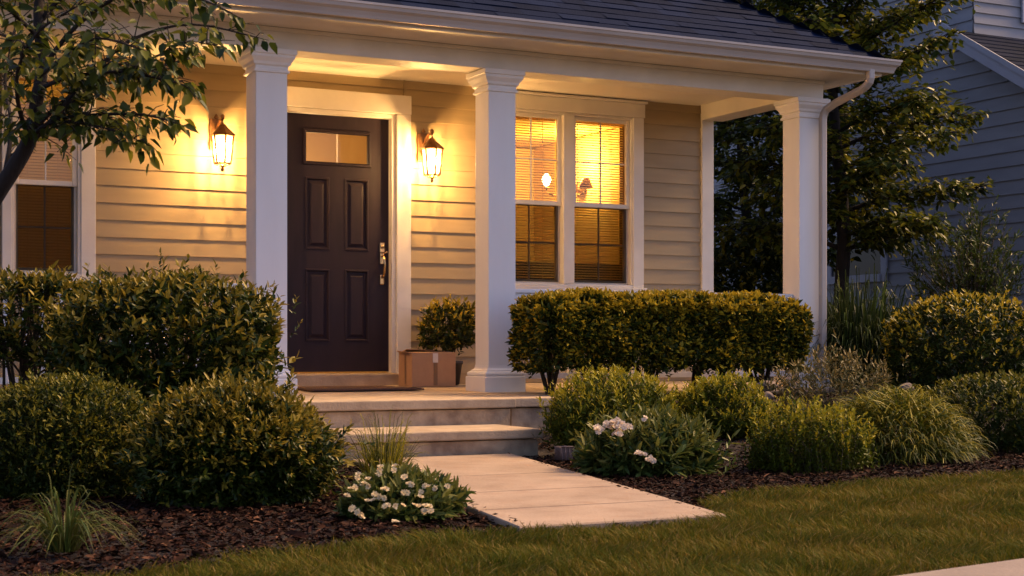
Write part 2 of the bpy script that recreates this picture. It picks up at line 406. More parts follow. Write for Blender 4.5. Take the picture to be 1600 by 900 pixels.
# ------------------------------------------------------------------ porch landing and steps
def zf(y): return .335+.02*max(0,y)
st_=empty('porch_steps',(.4,-1.3,0),'beige concrete porch floor with two steps leading down to the front path','steps')
def slabwithnose(x0,x1,y0,y1,zt,zb,name,nose=.06,over=.028):
    mb=MB()
    mb.box(x0,x1,y0,y1,zt-nose,zt,.008,mi=0)
    mb.box(x0+over,x1-over,y0+over,y1-.001,zb,zt-nose-.009,0,mi=1); mb.box(x0+over+.02,x1-over-.02,y0+over+.02,y1-.002,zt-nose-.0085,zt-nose-.0005,0,mi=1)
    return mb.build(name,[M['concrete'],M['cside']],st_)
slabwithnose(-.62,1.36,-1.3,-.2,.335,-.1,'landing')
slabwithnose(1.363,2.0,-1.2,-.2,.333,-.1,'side_landing')
slabwithnose(-.5,1.22,-1.95,-1.26,.168,-.1,'step',.055)
mb=MB()   # porch floor proper, falling slightly to the front
x0,x1=-3.3,4.93
vs=[(x0,-.197,.1),(x1,-.197,.1),(x1,1.56,.1),(x0,1.56,.1),(x0,-.197,.335),(x1,-.197,.335),(x1,1.56,.365),(x0,1.56,.365)]
mb.add(vs,[(0,1,5,4),(1,2,6,5),(2,3,7,6),(3,0,4,7),(4,5,6,7)])
mb.build('porch_floor',M['concrete'],st_)

# ------------------------------------------------------------------ house
WY=1.5; XR=4.81; XL=-7.0; YBK=8.5; ZC=2.93
house=empty('house',(0,WY,.3),'tan lap sided house with lit front porch, white columns and dark shingle roof','house')
OPEN=[(.67,1.69,.46,2.585),(2.63,3.975,1.21,2.74),(-1.40,-.885,1.21,2.74)]   # x0,x1,z0,z1
def lap(mb, u0,u1,z0,z1,openings,expo,place,t=.016,joints=0):
    """lap siding courses; place(u,off,z)->xyz"""
    n=int(math.ceil((z1-z0)/expo))
    for k in range(n):
        a=z0+k*expo; b=min(a+expo,z1)
        cut=sorted({a,b}|{q for o in openings for q in (o[2],o[3]) if a<q<b})
        for p,q in zip(cut[:-1],cut[1:]):
            mid=(p+q)/2; iv=[(u0,u1)]
            for o in openings:
                if o[2]<mid<o[3]:
                    nv=[]
                    for s,e in iv:
                        if o[1]<=s or o[0]>=e: nv.append((s,e)); continue
                        if s<o[0]: nv.append((s,o[0]))
                        if e>o[1]: nv.append((o[1],e))
                    iv=nv
            fo=lambda z: t*(1-(z-a)/expo)+.002
            for s,e in iv:
                mb.add([place(s,fo(p),p),place(e,fo(p),p),place(e,fo(q),q),place(s,fo(q),q)],[(0,1,2,3)])
                if p==a: mb.add([place(s,0,p),place(e,0,p),place(e,fo(p),p),place(s,fo(p),p)],[(0,1,2,3)])
mb=MB(); lap(mb,XL,XR,.33,ZC+.02,OPEN,.131,lambda u,o,z:(u,WY-o,z),.011)
lap(mb,WY,YBK,.2,ZC+.02,[],.131,lambda u,o,z:(XR+o,u,z))
lap(mb,WY,YBK,.2,ZC+.02,[],.131,lambda u,o,z:(XL-o,u,z))
lap(mb,XL,XR,.2,ZC+.02,[],.131,lambda u,o,z:(u,YBK+o,z))
mb.build('wall',M['siding'],house)
# inner skin with the same openings, floor and partitions of the rooms behind
mb=MB()
def skin(y0,y1):
    xs=sorted({XL+.05,XR-.05}|{o[i] for o in OPEN for i in (0,1)}); zs=sorted({.36,ZC-.01}|{o[i] for o in OPEN for i in (2,3)})
    for a,b in zip(xs[:-1],xs[1:]):
        for c,d_ in zip(zs[:-1],zs[1:]):
            mx,mz=(a+b)/2,(c+d_)/2
            if any(o[0]<mx<o[1] and o[2]<mz<o[3] for o in OPEN): continue
            mb.box(a,b,y0,y1,c,d_)
skin(WY+.01,WY+.11)
mb.box(XL+.1,XR-.1,WY+.12,YBK-.1,.36,.46); mb.box(XL+.1,XR-.1,WY+.12,YBK-.1,2.86,2.90)
for x in (2.05,.45,-.25,-3.2): mb.box(x,x+.1,WY+.12,5.2,.47,2.85)
mb.box(XL+.1,XR-.1,4.6,4.7,.47,2.85); mb.box(XR-.2,XR-.1,WY+.12,4.59,.47,2.85)
mb.box(.56,2.04,2.9,3.0,.47,2.85)
mb.build('interior_wall',M['indoor'],house)
# trim boards
mb=MB()
mb.box(XR-.105,XR+.022,WY-.032,WY+.15,.3,2.90,.004)
mb.build('corner_board',M['trim'],house)
mb=MB(); mb.box(1.742,1.752,WY-.022,WY,2.765,2.93); mb.build('joint_strip',M['siding'],house)
mb=MB(); mb.box(XL,XR-.1,WY-.03,WY,.366,.46,.004); mb.build('skirt_board',M['siding'],house)
# door surround
mb=MB()
mb.box(1.675,1.80,WY-.036,WY+.02,.40,2.60,.004); mb.box(.56,.685,WY-.036,WY+.02,.40,2.60,.004)
mb.box(.557,1.803,WY-.040,WY+.02,2.603,2.76,.005)
mb.box(1.637,1.672,WY-.012,WY+.11,.46,2.60,.003); mb.box(.688,.722,WY-.012,WY+.11,.46,2.60,.003); mb.box(.723,1.636,WY-.012,WY+.11,2.568,2.60,.003)
mb.build('door_frame',M['trim'],house)
mb=MB(); mb.box(.5,1.86,WY-.16,WY+.1,.355,.455,.008); mb.build('threshold',M['concrete'],house)
# door: leaf with raised panels, lite and handle
DY=WY+.05
mb=MB()
X0,X1,Z0,Z1=.726,1.634,.472,2.564
lites=(.895,1.465,2.165,2.435)
pans=[(.905,1.115,1.465,2.055),(1.245,1.455,1.465,2.055),(.905,1.115,.72,1.31),(1.245,1.455,.72,1.31)]
holes=[lites]+pans
xs=sorted({X0,X1}|{h[i] for h in holes for i in (0,1)}); zs=sorted({Z0,Z1}|{h[i] for h in holes for i in (2,3)})
for a,b in zip(xs[:-1],xs[1:]):
    for c,d_ in zip(zs[:-1],zs[1:]):
        mx,mz=(a+b)/2,(c+d_)/2
        if any(h[0]<mx<h[1] and h[2]<mz<h[3] for h in holes): continue
        mb.add([(a,DY,c),(b,DY,c),(b,DY,d_),(a,DY,d_)],[(0,1,2,3)])
door=mb.build('door',M['door'],house)
def rings(mb,h,prof):
    vs=[];fs=[]
    for ins,y in prof: vs+=[(h[0]+ins,y,h[2]+ins),(h[1]-ins,y,h[2]+ins),(h[1]-ins,y,h[3]-ins),(h[0]+ins,y,h[3]-ins)]
    for i in range(len(prof)-1):
        for k in range(4): fs.append((4*i+k,4*i+(k+1)%4,4*i+4+(k+1)%4,4*i+4+k))
    mb.add(vs,fs); return len(prof)
for h in pans:
    mb=MB(); pr=[(0,DY),(.004,DY-.006),(.014,DY-.006),(.022,DY+.014),(.034,DY+.014),(.058,DY+.002)]
    rings(mb,h,pr); i=.058; mb.add([(h[0]+i,DY+.002,h[2]+i),(h[1]-i,DY+.002,h[2]+i),(h[1]-i,DY+.002,h[3]-i),(h[0]+i,DY+.002,h[3]-i)],[(0,1,2,3)])
    mb.build('panel',M['door'],door)
mb=MB(); rings(mb,lites,[(-.012,DY-.001),(-.008,DY-.016),(.008,DY-.018),(.018,DY-.004),(.018,DY+.02)]); mb.build('glass_frame',M['door'],door)
mb=MB(); h=lites; i=.018; mb.add([(h[0]+i,DY+.012,h[2]+i),(h[1]-i,DY+.012,h[2]+i),(h[1]-i,DY+.012,h[3]-i),(h[0]+i,DY+.012,h[3]-i)],[(0,1,2,3)]); mb.build('glass',M['dglass'],door)
mb=MB(); mb.box(1.176,1.186,DY+.004,DY+.0115,h[2]+i,h[3]-i); mb.build('muntin',M['trim'],door)
mb=MB()
hx=1.572
mb.box(hx-.022,hx+.022,DY-.014,DY,1.455,1.54,.006); mb.lathe(hx,0,[(0,0)],3) if False else None
for zc,r in ((1.505,.017),):
    mb.tube([(hx,DY-.012,zc),(hx,DY-.034,zc)],[r,r*.8],14)
mb.box(hx-.019,hx+.019,DY-.012,DY,1.36,1.452,.006)
mb.tube([(hx,DY-.01,1.43),(hx,DY-.045,1.425),(hx,DY-.062,1.40),(hx,DY-.064,1.35),(hx,DY-.055,1.29),(hx,DY-.035,1.262),(hx,DY-.005,1.25)],[.008,.009,.010,.0105,.010,.010,.013],10)
mb.box(hx-.019,hx+.019,DY-.012,DY,1.19,1.275,.008)
mb.tube([(hx+.005,DY-.045,1.452),(hx+.03,DY-.05,1.462)],[.006,.009],8)
mb.build('handle',M['brass'],door)

# windows
def window(x0,x1,z0,z1,units,rail,casL=.11,casR=.11,head=True,lit_screen=True,blindtilt=30):
    mb=MB(); y=WY
    if casL: mb.box(x0-casL,x0-.001,y-.034,y+.02,z0-.02,z1,.004)
    if casR: mb.box(x1+.001,x1+casR,y-.034,y+.02,z0-.02,z1,.004)
    mb.box(x0-casL-.012,x1+casR+.012,y-.038,y+.02,z1+.002,z1+.125,.004)
    mb.box(x0-casL-.03,x1+casR+.03,y-.058,y+.02,z1+.127,z1+.15,.005)
    mb.box(x0-casL-.02,x1+casR+.02,y-.062,y+.02,z0-.062,z0-.022,.006)
    mb.box(x0,x1,y-.03,y+.10,z0-.02,z0+.002,.003); mb.box(x0,x1,y-.02,y+.10,z1-.022,z1,.003)
    for i,(a,b) in enumerate(units):
        if i: mb.box(units[i-1][1]+.001,a-.001,y-.036,y+.09,z0+.003,z1-.023,.004)
    mb.box(x0-.0,units[0][0],y-.02,y+.1,z0+.003,z1-.023,.003); mb.box(units[-1][1],x1,y-.02,y+.1,z0+.003,z1-.023,.003)
    wn=mb.build('window',M['trim'],house)
    for a,b in units:
        m2=MB(); s=.036
        # upper sash (front), lower sash set back
        for (c,d_,yy) in ((rail-.018,z1-.023,y+.005),(z0+.003,rail+.012,y+.042)):
            yb_=yy+.034
            m2.box(a+.002,a+s,yy,yb_,c,d_,.004); m2.box(b-s,b-.002,yy,yb_,c,d_,.004)
            m2.box(a+s+.0005,b-s-.0005,yy+.001,yb_,d_-s,d_,.004); m2.box(a+s+.0005,b-s-.0005,yy+.001,yb_,c,c+s*1.05,.004)
            xm=(a+b)/2; zm=(c+s+d_-s)/2
            m2.box(xm-.006,xm+.006,yy+.012,yy+.024,c+s,d_-s); m2.box(a+s,b-s,yy+.013,yy+.023,zm-.006,zm+.006)
        m2.build('sash',M['trim'],wn)
        m3=MB()
        for (c,d_,yy) in ((rail+.018,z1-.059,y+.030),(z0+.041,rail-.024,y+.067)):
            m3.add([(a+s,yy,c),(b-s,yy,c),(b-s,yy,d_),(a+s,yy,d_)],[(0,1,2,3)])
        m3.build('pane',M['glass'],wn)
        m4=MB(); m4.add([(a+.02,y+.030,z0+.02),(b-.02,y+.030,z0+.02),(b-.02,y+.030,rail-.02),(a+.02,y+.030,rail-.02)],[(0,1,2,3)])
        m4.build('insect_screen',M['screen'],wn)
        m5=MB(); z=z1-.07; tl=R(blindtilt); wv=.0125
        while z>z0+.03:
            cy=y+.145; dy=wv*math.cos(tl); dz=wv*math.sin(tl)
            m5.add([(a-.01,cy-dy,z-dz),(b+.01,cy-dy,z-dz),(b+.01,cy,z+.0018),(a-.01,cy,z+.0018),(b+.01,cy+dy,z+dz),(a-.01,cy+dy,z+dz)],[(0,1,2,3),(3,2,4,5)])
            z-=.0225
        for xx in (a+.12,b-.12): m5.box(xx-.002,xx+.002,y+.131,y+.133,z0+.03,z1-.06)
        m5.box(a-.01,b+.01,y+.125,y+.165,z1-.06,z1-.02)
        m5.build('blind',M['blind'],wn)
    return wn
window(2.64,3.965,1.225,2.73,[(2.66,3.25),(3.36,3.95)],1.93)
window(-1.395,-.895,1.225,2.73,[(-1.375,-.915)],1.90,.07,.11,blindtilt=44)
mb=MB(); mb.box(-1.63,-1.485,WY-.03,WY-.016,1.18,2.76,.003)
for k in range(38):
    z=1.25+k*.038
    mb.box(-1.60,-1.515,WY-.036,WY-.031,z,z+.026)
mb.build('shutter',M['shutter'],house)

# beam, soffit, ceiling
BB,BT=2.752,2.905
mb=MB()
mb.box(-7.0,4.925,-.004,.235,BB,BT,.005)
mb.box(4.69,4.922,.238,WY-.04,BB+.002,BT,.005)
mb.box(-7.0,4.925,-.026,-.0065,BB+.122,2.9015,.004)
mb.build('beam',M['trim'],house)
mb=MB(); mb.box(XL,4.68,.24,WY+.0,2.89,2.925)
for k in range(14):
    pass
mb.build('porch_ceiling',M['ceil'],house)
mb=MB(); EX=5.17; EY=-.45; ZE=2.903
mb.box(-7.3,EX-.012,EY+.012,-.024,ZE,ZE+.02); mb.box(4.926,EX-.012,-.023,YBK+.4,ZE,ZE+.02)
mb.build('soffit',M['trim'],house)
mb=MB(); mb.box(-7.3,EX-.003,EY-.004,EY+.010,ZE-.01,ZE+.11,.002); mb.box(EX-.010,EX+.004,EY+.012,YBK+.4,ZE-.01,ZE+.11,.002)
mb.build('fascia',M['trim'],house)
# gutter: K-style profile along the eave and round the corner
prof=[(0,0),(.062,0),(.068,.02),(.080,.045),(.100,.062),(.106,.085),(.112,.088),(.112,.104),(.104,.104),(.104,.092),(.0,.10)]
mb=MB()
gz=ZE-.002
def gpt(side,o,z):
    return side(o,z)
poly=[(EY-.006-a,gz+.012+b) for a,b in prof]
# mitred: build path x from -7.3 to EX+o, then along y
vs=[];fs=[];n=len(prof)
for (o,z) in prof: vs.append((-7.3,EY-.006-o,gz+.012+z))
for (o,z) in prof: vs.append((EX+.006+o,EY-.006-o,gz+.012+z))
for (o,z) in prof: vs.append((EX+.006+o,YBK+.4,gz+.012+z))
for s in range(2):
    for i in range(n-1): fs.append((s*n+i,(s+1)*n+i,(s+1)*n+i+1,s*n+i+1))
mb.add(vs,fs); mb.add([vs[i] for i in range(n)],[list(range(n))])
mb.build('gutter',M['spout'],house)
# downspout with two elbows, straps
def rect_tube(mb,pts,wx,wy):
    vs=[];fs=[];k=0
    pts=[Vector(p) for p in pts]
    for i,p in enumerate(pts):
        t=(pts[min(i+1,len(pts)-1)]-pts[max(i-1,0)]).normalized()
        a=Vector((0,1,0)); b=t.cross(a).normalized(); a=b.cross(t).normalized()
        for sx,sy in ((-1,-1),(-.7,-1.12),(.7,-1.12),(1,-1),(1,1),(-1,1)): vs.append(tuple(p+b*(wx/2*sx)+a*(wy/2*sy)))
    m_=6
    for i in range(len(pts)-1):
        for k in range(m_): fs.append((i*m_+k,i*m_+(k+1)%m_,(i+1)*m_+(k+1)%m_,(i+1)*m_+k))
    mb.add(vs,fs,smooth=False)
mb=MB()
rect_tube(mb,[(5.01,-.50,2.93),(5.01,-.50,2.86),(5.008,-.49,2.83),(5.00,-.46,2.80),(4.99,-.41,2.775),(4.93,-.16,2.70),(4.90,-.075,2.655),(4.89,-.055,2.62),(4.882,-.05,2.58),(4.882,-.05,.40),(4.885,-.07,.34),(4.90,-.16,.30)],.052,.042)
mb.build('downspout',M['spout'],house)
# roof: shingled courses on a hip roof
PIT=.63
def slope_pts():
    pass
RX0,RX1,RY0,RY1=-7.45,EX+.03,EY-.03,YBK+.45
half=(RY1-RY0)/2
mb=MB()
roofbase=[(RX0,RY0,ZE+.115),(RX1,RY0,ZE+.115),(RX1,RY1,ZE+.115),(RX0,RY1,ZE+.115),(RX0+half,RY0+half,ZE+.115+half*PIT),(RX1-half,RY0+half,ZE+.115+half*PIT)]
mb.add(roofbase,[(0,1,5,4),(1,2,5),(2,3,4,5),(3,0,4),(3,2,1,0)])
roof=mb.build('roof',M['roof'],house)
def shingles(mb,u0,u1,run,place,expo=.125,lenv=.26,seed=1):
    rr=random.Random(seed); k=0; cosp=1/math.sqrt(1+PIT*PIT)
    s=0
    while s*cosp<run:
        r0=s*cosp; r1=min((s+expo+.02)*cosp,run)
        a,b=u0+r0,u1-r0
        if b<=a: break
        x=a-rr.random()*lenv
        while x<b:
            e=x+lenv*rr.uniform(.7,1.3); p,q=max(x,a),min(e,b)
            if q-p>.01:
                t=.006+rr.random()*.006
                mb.add([place(p,r0,t),place(q,r0,t),place(q,r1,.002),place(p,r1,.002),place(p,r0,-.002),place(q,r0,-.002)],[(0,1,2,3),(4,5,1,0)])
            x=e
        s+=expo; k+=1
zb=ZE+.118
mb=MB()
shingles(mb,RX0,RX1,half,lambda u,r,t:(u,RY0+r-t*.5,zb+r*PIT+t))
shingles(mb,RY0,RY1,half,lambda u,r,t:(RX1-r+t*.5,u,zb+r*PIT+t),seed=3)
# hip caps
k=0; N_=26
for i in range(N_):
    r=i*.11; 
    if r>half-.1: break
    c=Vector((RX1-r,RY0+r,zb+r*PIT+.014)); c2=Vector((RX1-r-.12,RY0+r+.12,zb+(r+.12)*PIT+.009))
    dn1=Vector((-.09,0,-.028)); dn2=Vector((0,.09,-.028))
    mb.add([c+Vector((-.10,0,-.012)),c,c+Vector((0,.10,-.012)),c2+Vector((-.10,0,-.012)),c2,c2+Vector((0,.10,-.012))],[(0,1,4,3),(1,2,5,4)])
mb.build('shingles',M['roof'],roof)

# columns
def column(x,y=0.0):
    w=.228; cx,cy=x+w/2,y+w/2; zb_=zf(0)+.001
    mb=MB(); mb.box(cx-w/2,cx+w/2,cy-w/2,cy+w/2,zb_+.2,BB-.15,.006); 
    c=mb.build('column',M['column'],house)
    h=w/2
    mb=MB(); mb.sq(cx,cy,[(h+.055,zb_),(h+.055,zb_+.112),(h+.051,zb_+.118)])
    mb.sq(cx,cy,[(h+.040,zb_+.1185),(h+.047,zb_+.126),(h+.048,zb_+.138),(h+.043,zb_+.149),(h+.030,zb_+.155),(h+.026,zb_+.157),(h+.026,zb_+.163),(h+.012,zb_+.170),(h+.004,zb_+.182),(h+.001,zb_+.205)])
    mb.build('base',M['column'],c)
    t=BB-.003
    mb=MB(); mb.sq(cx,cy,[(h+.002,t-.165),(h+.014,t-.160),(h+.014,t-.145),(h+.004,t-.140),(h+.004,t-.118),(h+.018,t-.108),(h+.022,t-.09),(h+.040,t-.065),(h+.044,t-.058),(h+.044,t-.042),(h+.054,t-.036),(h+.054,t-.004),(h+.05,t)])
    mb.build('capital',M['column'],c)
    return c
for x in (0,1.797,4.68,-3.1): column(x)
# railings
def railing(x0,x1):
    mb=MB(); y=.114; z=1.085
    mb.box(x0,x1,y-.035,y+.035,z,z+.032,.008); mb.box(x0,x1,y-.02,y+.02,z-.045,z-.001,.004); mb.box(x0,x1,y-.02,y+.02,.43,.475,.004)
    r=mb.build('railing',M['column'],house)
    b0=MB(); b0.box(x0+.05,x0+.083,y-.0165,y+.0165,.4755,z-.0455,.003); bo=b0.build('baluster',M['column'],r)
    n=int((x1-x0-.1)/.115)
    for i in range(1,n):
        c=bo.copy(); c.location=(bo.location.x+i*(x1-x0-.1)/n,bo.location.y,bo.location.z); link(c,r)
railing(2.027,4.678); railing(-2.87,-.002)
mb=MB(); y0,y1,x=.232,WY-.06,4.795
mb.box(x-.03,x+.03,y0,y1,1.085,1.117,.008); mb.box(x-.02,x+.02,y0,y1,1.04,1.084,.004); mb.box(x-.02,x+.02,y0,y1,.44,.48,.004)
for i in range(9): mb.box(x-.015,x+.015,y0+.1+i*.13,y0+.13+i*.13,.48,1.04)
mb.build('side_railing',M['column'],house)
# stone base course under the right porch edge
mb=MB()
x=2.05; rr=random.Random(4)
while x<4.9:
    wd=rr.uniform(.18,.34); mb.box(x,x+wd-.008,-.235-rr.random()*.02,-.2,.2,.325,.012); x+=wd
mb.build('stone_edging',M['stone'],house)

# ------------------------------------------------------------------ lanterns
def lantern(X,label):
    Y=WY-.018; L=empty('wall_lantern',(X,Y,2.30),label,'wall lamp','lit lanterns either side of the front door')
    cy=Y-.185
    mb=MB(); mb.box(X-.052,X+.052,Y-.018,Y,2.22,2.46,.005); mb.box(X-.036,X+.036,Y-.026,Y-.018,2.24,2.44,.004)
    mb.lathe(X,Y-.013,[(.012,2.46),(.02,2.47),(.012,2.485),(.003,2.50)],10)
    mb.build('back_plate',M['bronze'],L)
    mb=MB(); mb.tube([(X,Y-.02,2.36),(X,Y-.06,2.40),(X,Y-.12,2.44),(X,cy,2.435),(X,cy-.006,2.40),(X,cy,2.385)],[.012,.011,.011,.012,.012,.012],10)
    mb.tube([(X,Y-.02,2.25),(X,Y-.05,2.33),(X,Y-.08,2.375)],[.008,.008,.006],8)
    mb.tube([(X,cy,2.435),(X,cy,2.462),(X,cy,2.475)],[.016,.016,.003],10)
    mb.build('arm',M['bronze'],L)
    mb=MB(); r4=math.pi/6
    mb.lathe(X,cy,[(.098,2.305),(.103,2.313),(.060,2.352),(.035,2.375),(.026,2.392),(.012,2.40)],6,rot=r4,smooth=False)
    mb.build('cap',M['bronze'],L)
    mb=MB()
    top=[(X+.086*math.cos(r4+k*math.pi/3),cy+.086*math.sin(r4+k*math.pi/3),2.304) for k in range(6)]
    bot=[(X+.064*math.cos(r4+k*math.pi/3),cy+.064*math.sin(r4+k*math.pi/3),2.092) for k in range(6)]
    for k in range(6):
        mb.tube([top[k],bot[k]],.0072,6); mb.tube([bot[k],bot[(k+1)%6]],.0078,6); mb.tube([top[k],top[(k+1)%6]],.004,6)
        mb.tube([bot[k],(X,cy,2.062)],.004,6)
    mb.lathe(X,cy,[(.006,2.03),(.014,2.045),(.008,2.062),(.02,2.072),(.016,2.082)],10)
    mb.build('cage',M['bronze'],L)
    mb=MB(); vs=[];fs=[]
    for k in range(6):
        a=r4+k*math.pi/3; vs.append((X+.080*math.cos(a),cy+.080*math.sin(a),2.302)); vs.append((X+.0595*math.cos(a),cy+.0595*math.sin(a),2.095))
    for k in range(6): fs.append((2*k+1,2*((k+1)%6)+1,2*((k+1)%6),2*k))
    mb.add(vs,fs); mb.build('glass',M['lglass'],L)
    mb=MB(); mb.lathe(X,cy,[(.010,2.13),(.011,2.15),(.022,2.18),(.028,2.21),(.024,2.235),(.010,2.26),(.004,2.27)],14)
    b=mb.build('bulb',M['bulb'],L)
    b.visible_shadow=True
    ld=bpy.data.lights.new('lantern_light','POINT'); ld.energy=LAMP; ld.color=(1,.55,.18); ld.shadow_soft_size=.034
    lo=bpy.data.objects.new('lantern_light',ld); lo.location=(0,cy-Y,2.205-2.30); lo.parent=L; COL.objects.link(lo)
LAMP=98
lantern(2.045-.13,'bronze glass lantern lit on the wall between the front door and the window')
lantern(.145,'bronze glass lantern lit on the wall behind the column, left of the front door')

# lights in rooms
def room_light(name,loc,e,col,r=.12):
    ld=bpy.data.lights.new(name,'POINT'); ld.energy=e; ld.color=col; ld.shadow_soft_size=r
    o=bpy.data.objects.new(name,ld); o.location=loc; COL.objects.link(o); return o
# chandelier
CZ=.20; cp=at(892,285,15.6); ch=empty('chandelier',(cp.x,cp.y,2.3),'lit brass chandelier glowing behind the blinds of the front window','chandelier')
mb=MB(); mb.tube([(cp.x,cp.y,2.86),(cp.x,cp.y,2.05+CZ)],.01,8); mb.lathe(cp.x,cp.y,[(.01,2.0+CZ),(.05,2.03+CZ),(.05,2.07+CZ),(.015,2.12+CZ)],12)
tips=[]
for k in range(3):
    a=k*2*math.pi/3+2.75; tx,ty=cp.x+.25*math.cos(a),cp.y+.25*math.sin(a)
    if k==0: tips.append((tx,ty))
    else: mb.lathe(tx,ty,[(.05,2.06+CZ),(.075,2.07+CZ),(.04,2.16+CZ),(.03,2.165+CZ)],14)
    mb.tube([(cp.x,cp.y,2.05+CZ),(cp.x+.13*math.cos(a),cp.y+.13*math.sin(a),2.0+CZ),(tx,ty,2.04+CZ),(tx,ty,2.08+CZ)],.009,6)
    mb.lathe(tx,ty,[(.03,2.08+CZ),(.035,2.09+CZ),(.012,2.10+CZ)],10)
mb.build('frame',M['bronze'],ch)
for tx,ty in tips:
    mb=MB(); mb.lathe(tx,ty,[(.016,2.105+CZ),(.035,2.135+CZ),(.048,2.17+CZ),(.035,2.205+CZ),(.010,2.235+CZ)],12)
    mb.build('bulb',M['bulb2'],ch)
room_light('chandelier_light',(cp.x,cp.y,2.50),25,(1,.60,.12),.15)
room_light('bedroom_light',(-1.2,2.6,2.3),3.5,(1,.62,.12),.2)
room_light('hall_light',(1.2,2.3,2.2),3.6,(1,.62,.28),.15)
sb=empty('sideboard',(3.4,2.35,.46),'dark low sideboard standing in the lit room behind the double window','sideboard')
mb=MB(); mb.box(2.4,4.4,2.2,2.6,.50,1.42,.01); mb.build('body',M['darkwood'],sb)
mb=MB(); mb.box(2.37,4.43,2.17,2.63,1.422,1.45,.005); mb.build('top',M['darkwood'],sb)
cu=empty('curtain',(4.3,2.0,.5),'brown curtain hanging inside the double window at its far edge','curtain')
mb=MB()
pts=[(4.02+.022*i, 1.80+.03*math.sin(i*1.9)) for i in range(24)]
vs=[(x,y,.5) for x,y in pts]+[(x,y,2.8) for x,y in pts]
mb.add(vs,[(i,i+1,24+i+1,24+i) for i in range(23)],smooth=True)
M['curtain']=mat('curtain_cloth',(.28,.17,.07),.9); mb.build('cloth',M['curtain'],cu)
# ------------------------------------------------------------------ things on the porch
dm=MB(); dm.box(.52,1.40,.28,1.12,.352,.364,.005)
for k in range(46):
    x=.535+k*.0186; dm.box(x,x+.013,.30,1.10,.364,.367)
o=dm.build('doormat',M['mat'],None); o['label']='dark brown coir doormat lying in front of the front door'; o['category']='doormat'
bx=empty('cardboard_box',(1.75,1.05,.355),'brown cardboard parcel with open flaps beside the front door','box')
x0,x1,y0,y1,z0,z1=1.565,1.945,.90,1.17,.3585,.625
mb=MB(); t=.004
mb.box(x0,x1,y0,y0+t,z0,z1); mb.box(x0,x1,y1-t,y1,z0,z1); mb.box(x0,x0+t,y0+t+.0002,y1-t-.0002,z0,z1); mb.box(x1-t,x1,y0+t+.0002,y1-t-.0002,z0,z1); mb.box(x0+t,x1-t,y0+t,y1-t,z0+.001,z0+.006)
mb.build('body',M['card'],bx)
def flap(name,pts,th=.004):
    mb=MB(); n=len(pts); a=[Vector(p) for p in pts]; nn=(a[1]-a[0]).cross(a[2]-a[0]).normalized()*th
    vs=[tuple(p) for p in a]+[tuple(p+nn) for p in a]
    mb.add(vs,[tuple(range(n))[::-1],tuple(range(n,2*n))]+[(i,(i+1)%n,n+(i+1)%n,n+i) for i in range(n)])
    return mb.build(name,M['card'],bx)
flap('flap',[(x0,y0+.001,z1),(x1,y0+.001,z1),(x1-.01,y0+.132,z1+.010),(x0+.01,y0+.132,z1+.004)])
flap('flap',[(x1,y1-.001,z1),(x0,y1-.001,z1),(x0+.02,y1-.128,z1+.030),(x1-.03,y1-.128,z1+.016)])
flap('flap',[(x0+.001,y1-.02,z1+.002),(x0+.001,y0+.02,z1+.002),(x0-.03,y0+.03,z1+.012),(x0-.03,y1-.03,z1+.02)])
mb=MB(); mb.box(1.752,1.786,y0-.0015,y0-.0003,z0+.01,z1-.065); mb.build('tape',M['tape'],bx); mb=MB(); mb.box(x0-.0015,x0-.0003,1.02,1.05,z0+.02,z1-.01); mb.build('tape',M['tape'],bx)
mb=MB(); mb.box(1.745,1.79,y0-.0025,y0-.0012,z1-.075,z1-.001); mb.box(1.745,1.79,y0-.002,y0+.05,z1+.0055,z1+.007); mb.build('label_strip',M['label'],bx)

# ------------------------------------------------------------------ vegetation builders
def sdir(n):
    v=rng.normal(size=(n,3)); return norm(v)
def shoot_leaves(root, d, length, nl, L, Wd, ang=50, upness=.5, whorl=False):
    """leaves along shoots. root,d (N,3), length (N,), returns verts, tipfrac"""
    N=len(root); d=norm(d)
    k=np.arange(nl); t=(k+.4)/nl
    ref=norm(np.cross(d,rng.normal(size=(N,3)))); ref2=np.cross(d,ref)
    pos=root[:,None,:]+d[:,None,:]*(length[:,None]*t[None,:])[:,:,None]
    az=(k*2.4)[None,:]+rng.uniform(0,6.28,(N,1))+rng.normal(0,.3,(N,nl))
    rad=ref[:,None,:]*np.cos(az)[:,:,None]+ref2[:,None,:]*np.sin(az)[:,:,None]
    an=R(ang)*(1.25-.75*t)[None,:]+rng.normal(0,.18,(N,nl))
    ld=d[:,None,:]*np.cos(an)[:,:,None]+rad*np.sin(an)[:,:,None]
    up=d[:,None,:]*.8-rad*.3+np.array([0,0,upness])+rng.normal(0,.25,(N,nl,3))
    LL=L*rng.uniform(.72,1.3,(N,1))*rng.uniform(.7,1.25,(N,nl))*(1-.35*np.abs(t-.45)[None,:])
    WW=Wd/L*LL*rng.uniform(.85,1.15,(N,nl))
    f=lambda a:a.reshape(-1,3)
    v=leaf_arrays(f(pos),f(ld),f(up),LL.reshape(-1),WW.reshape(-1),fold=rng.uniform(.1,.6),droop=.12)
    return v, np.tile(t,(N,1)).reshape(-1)

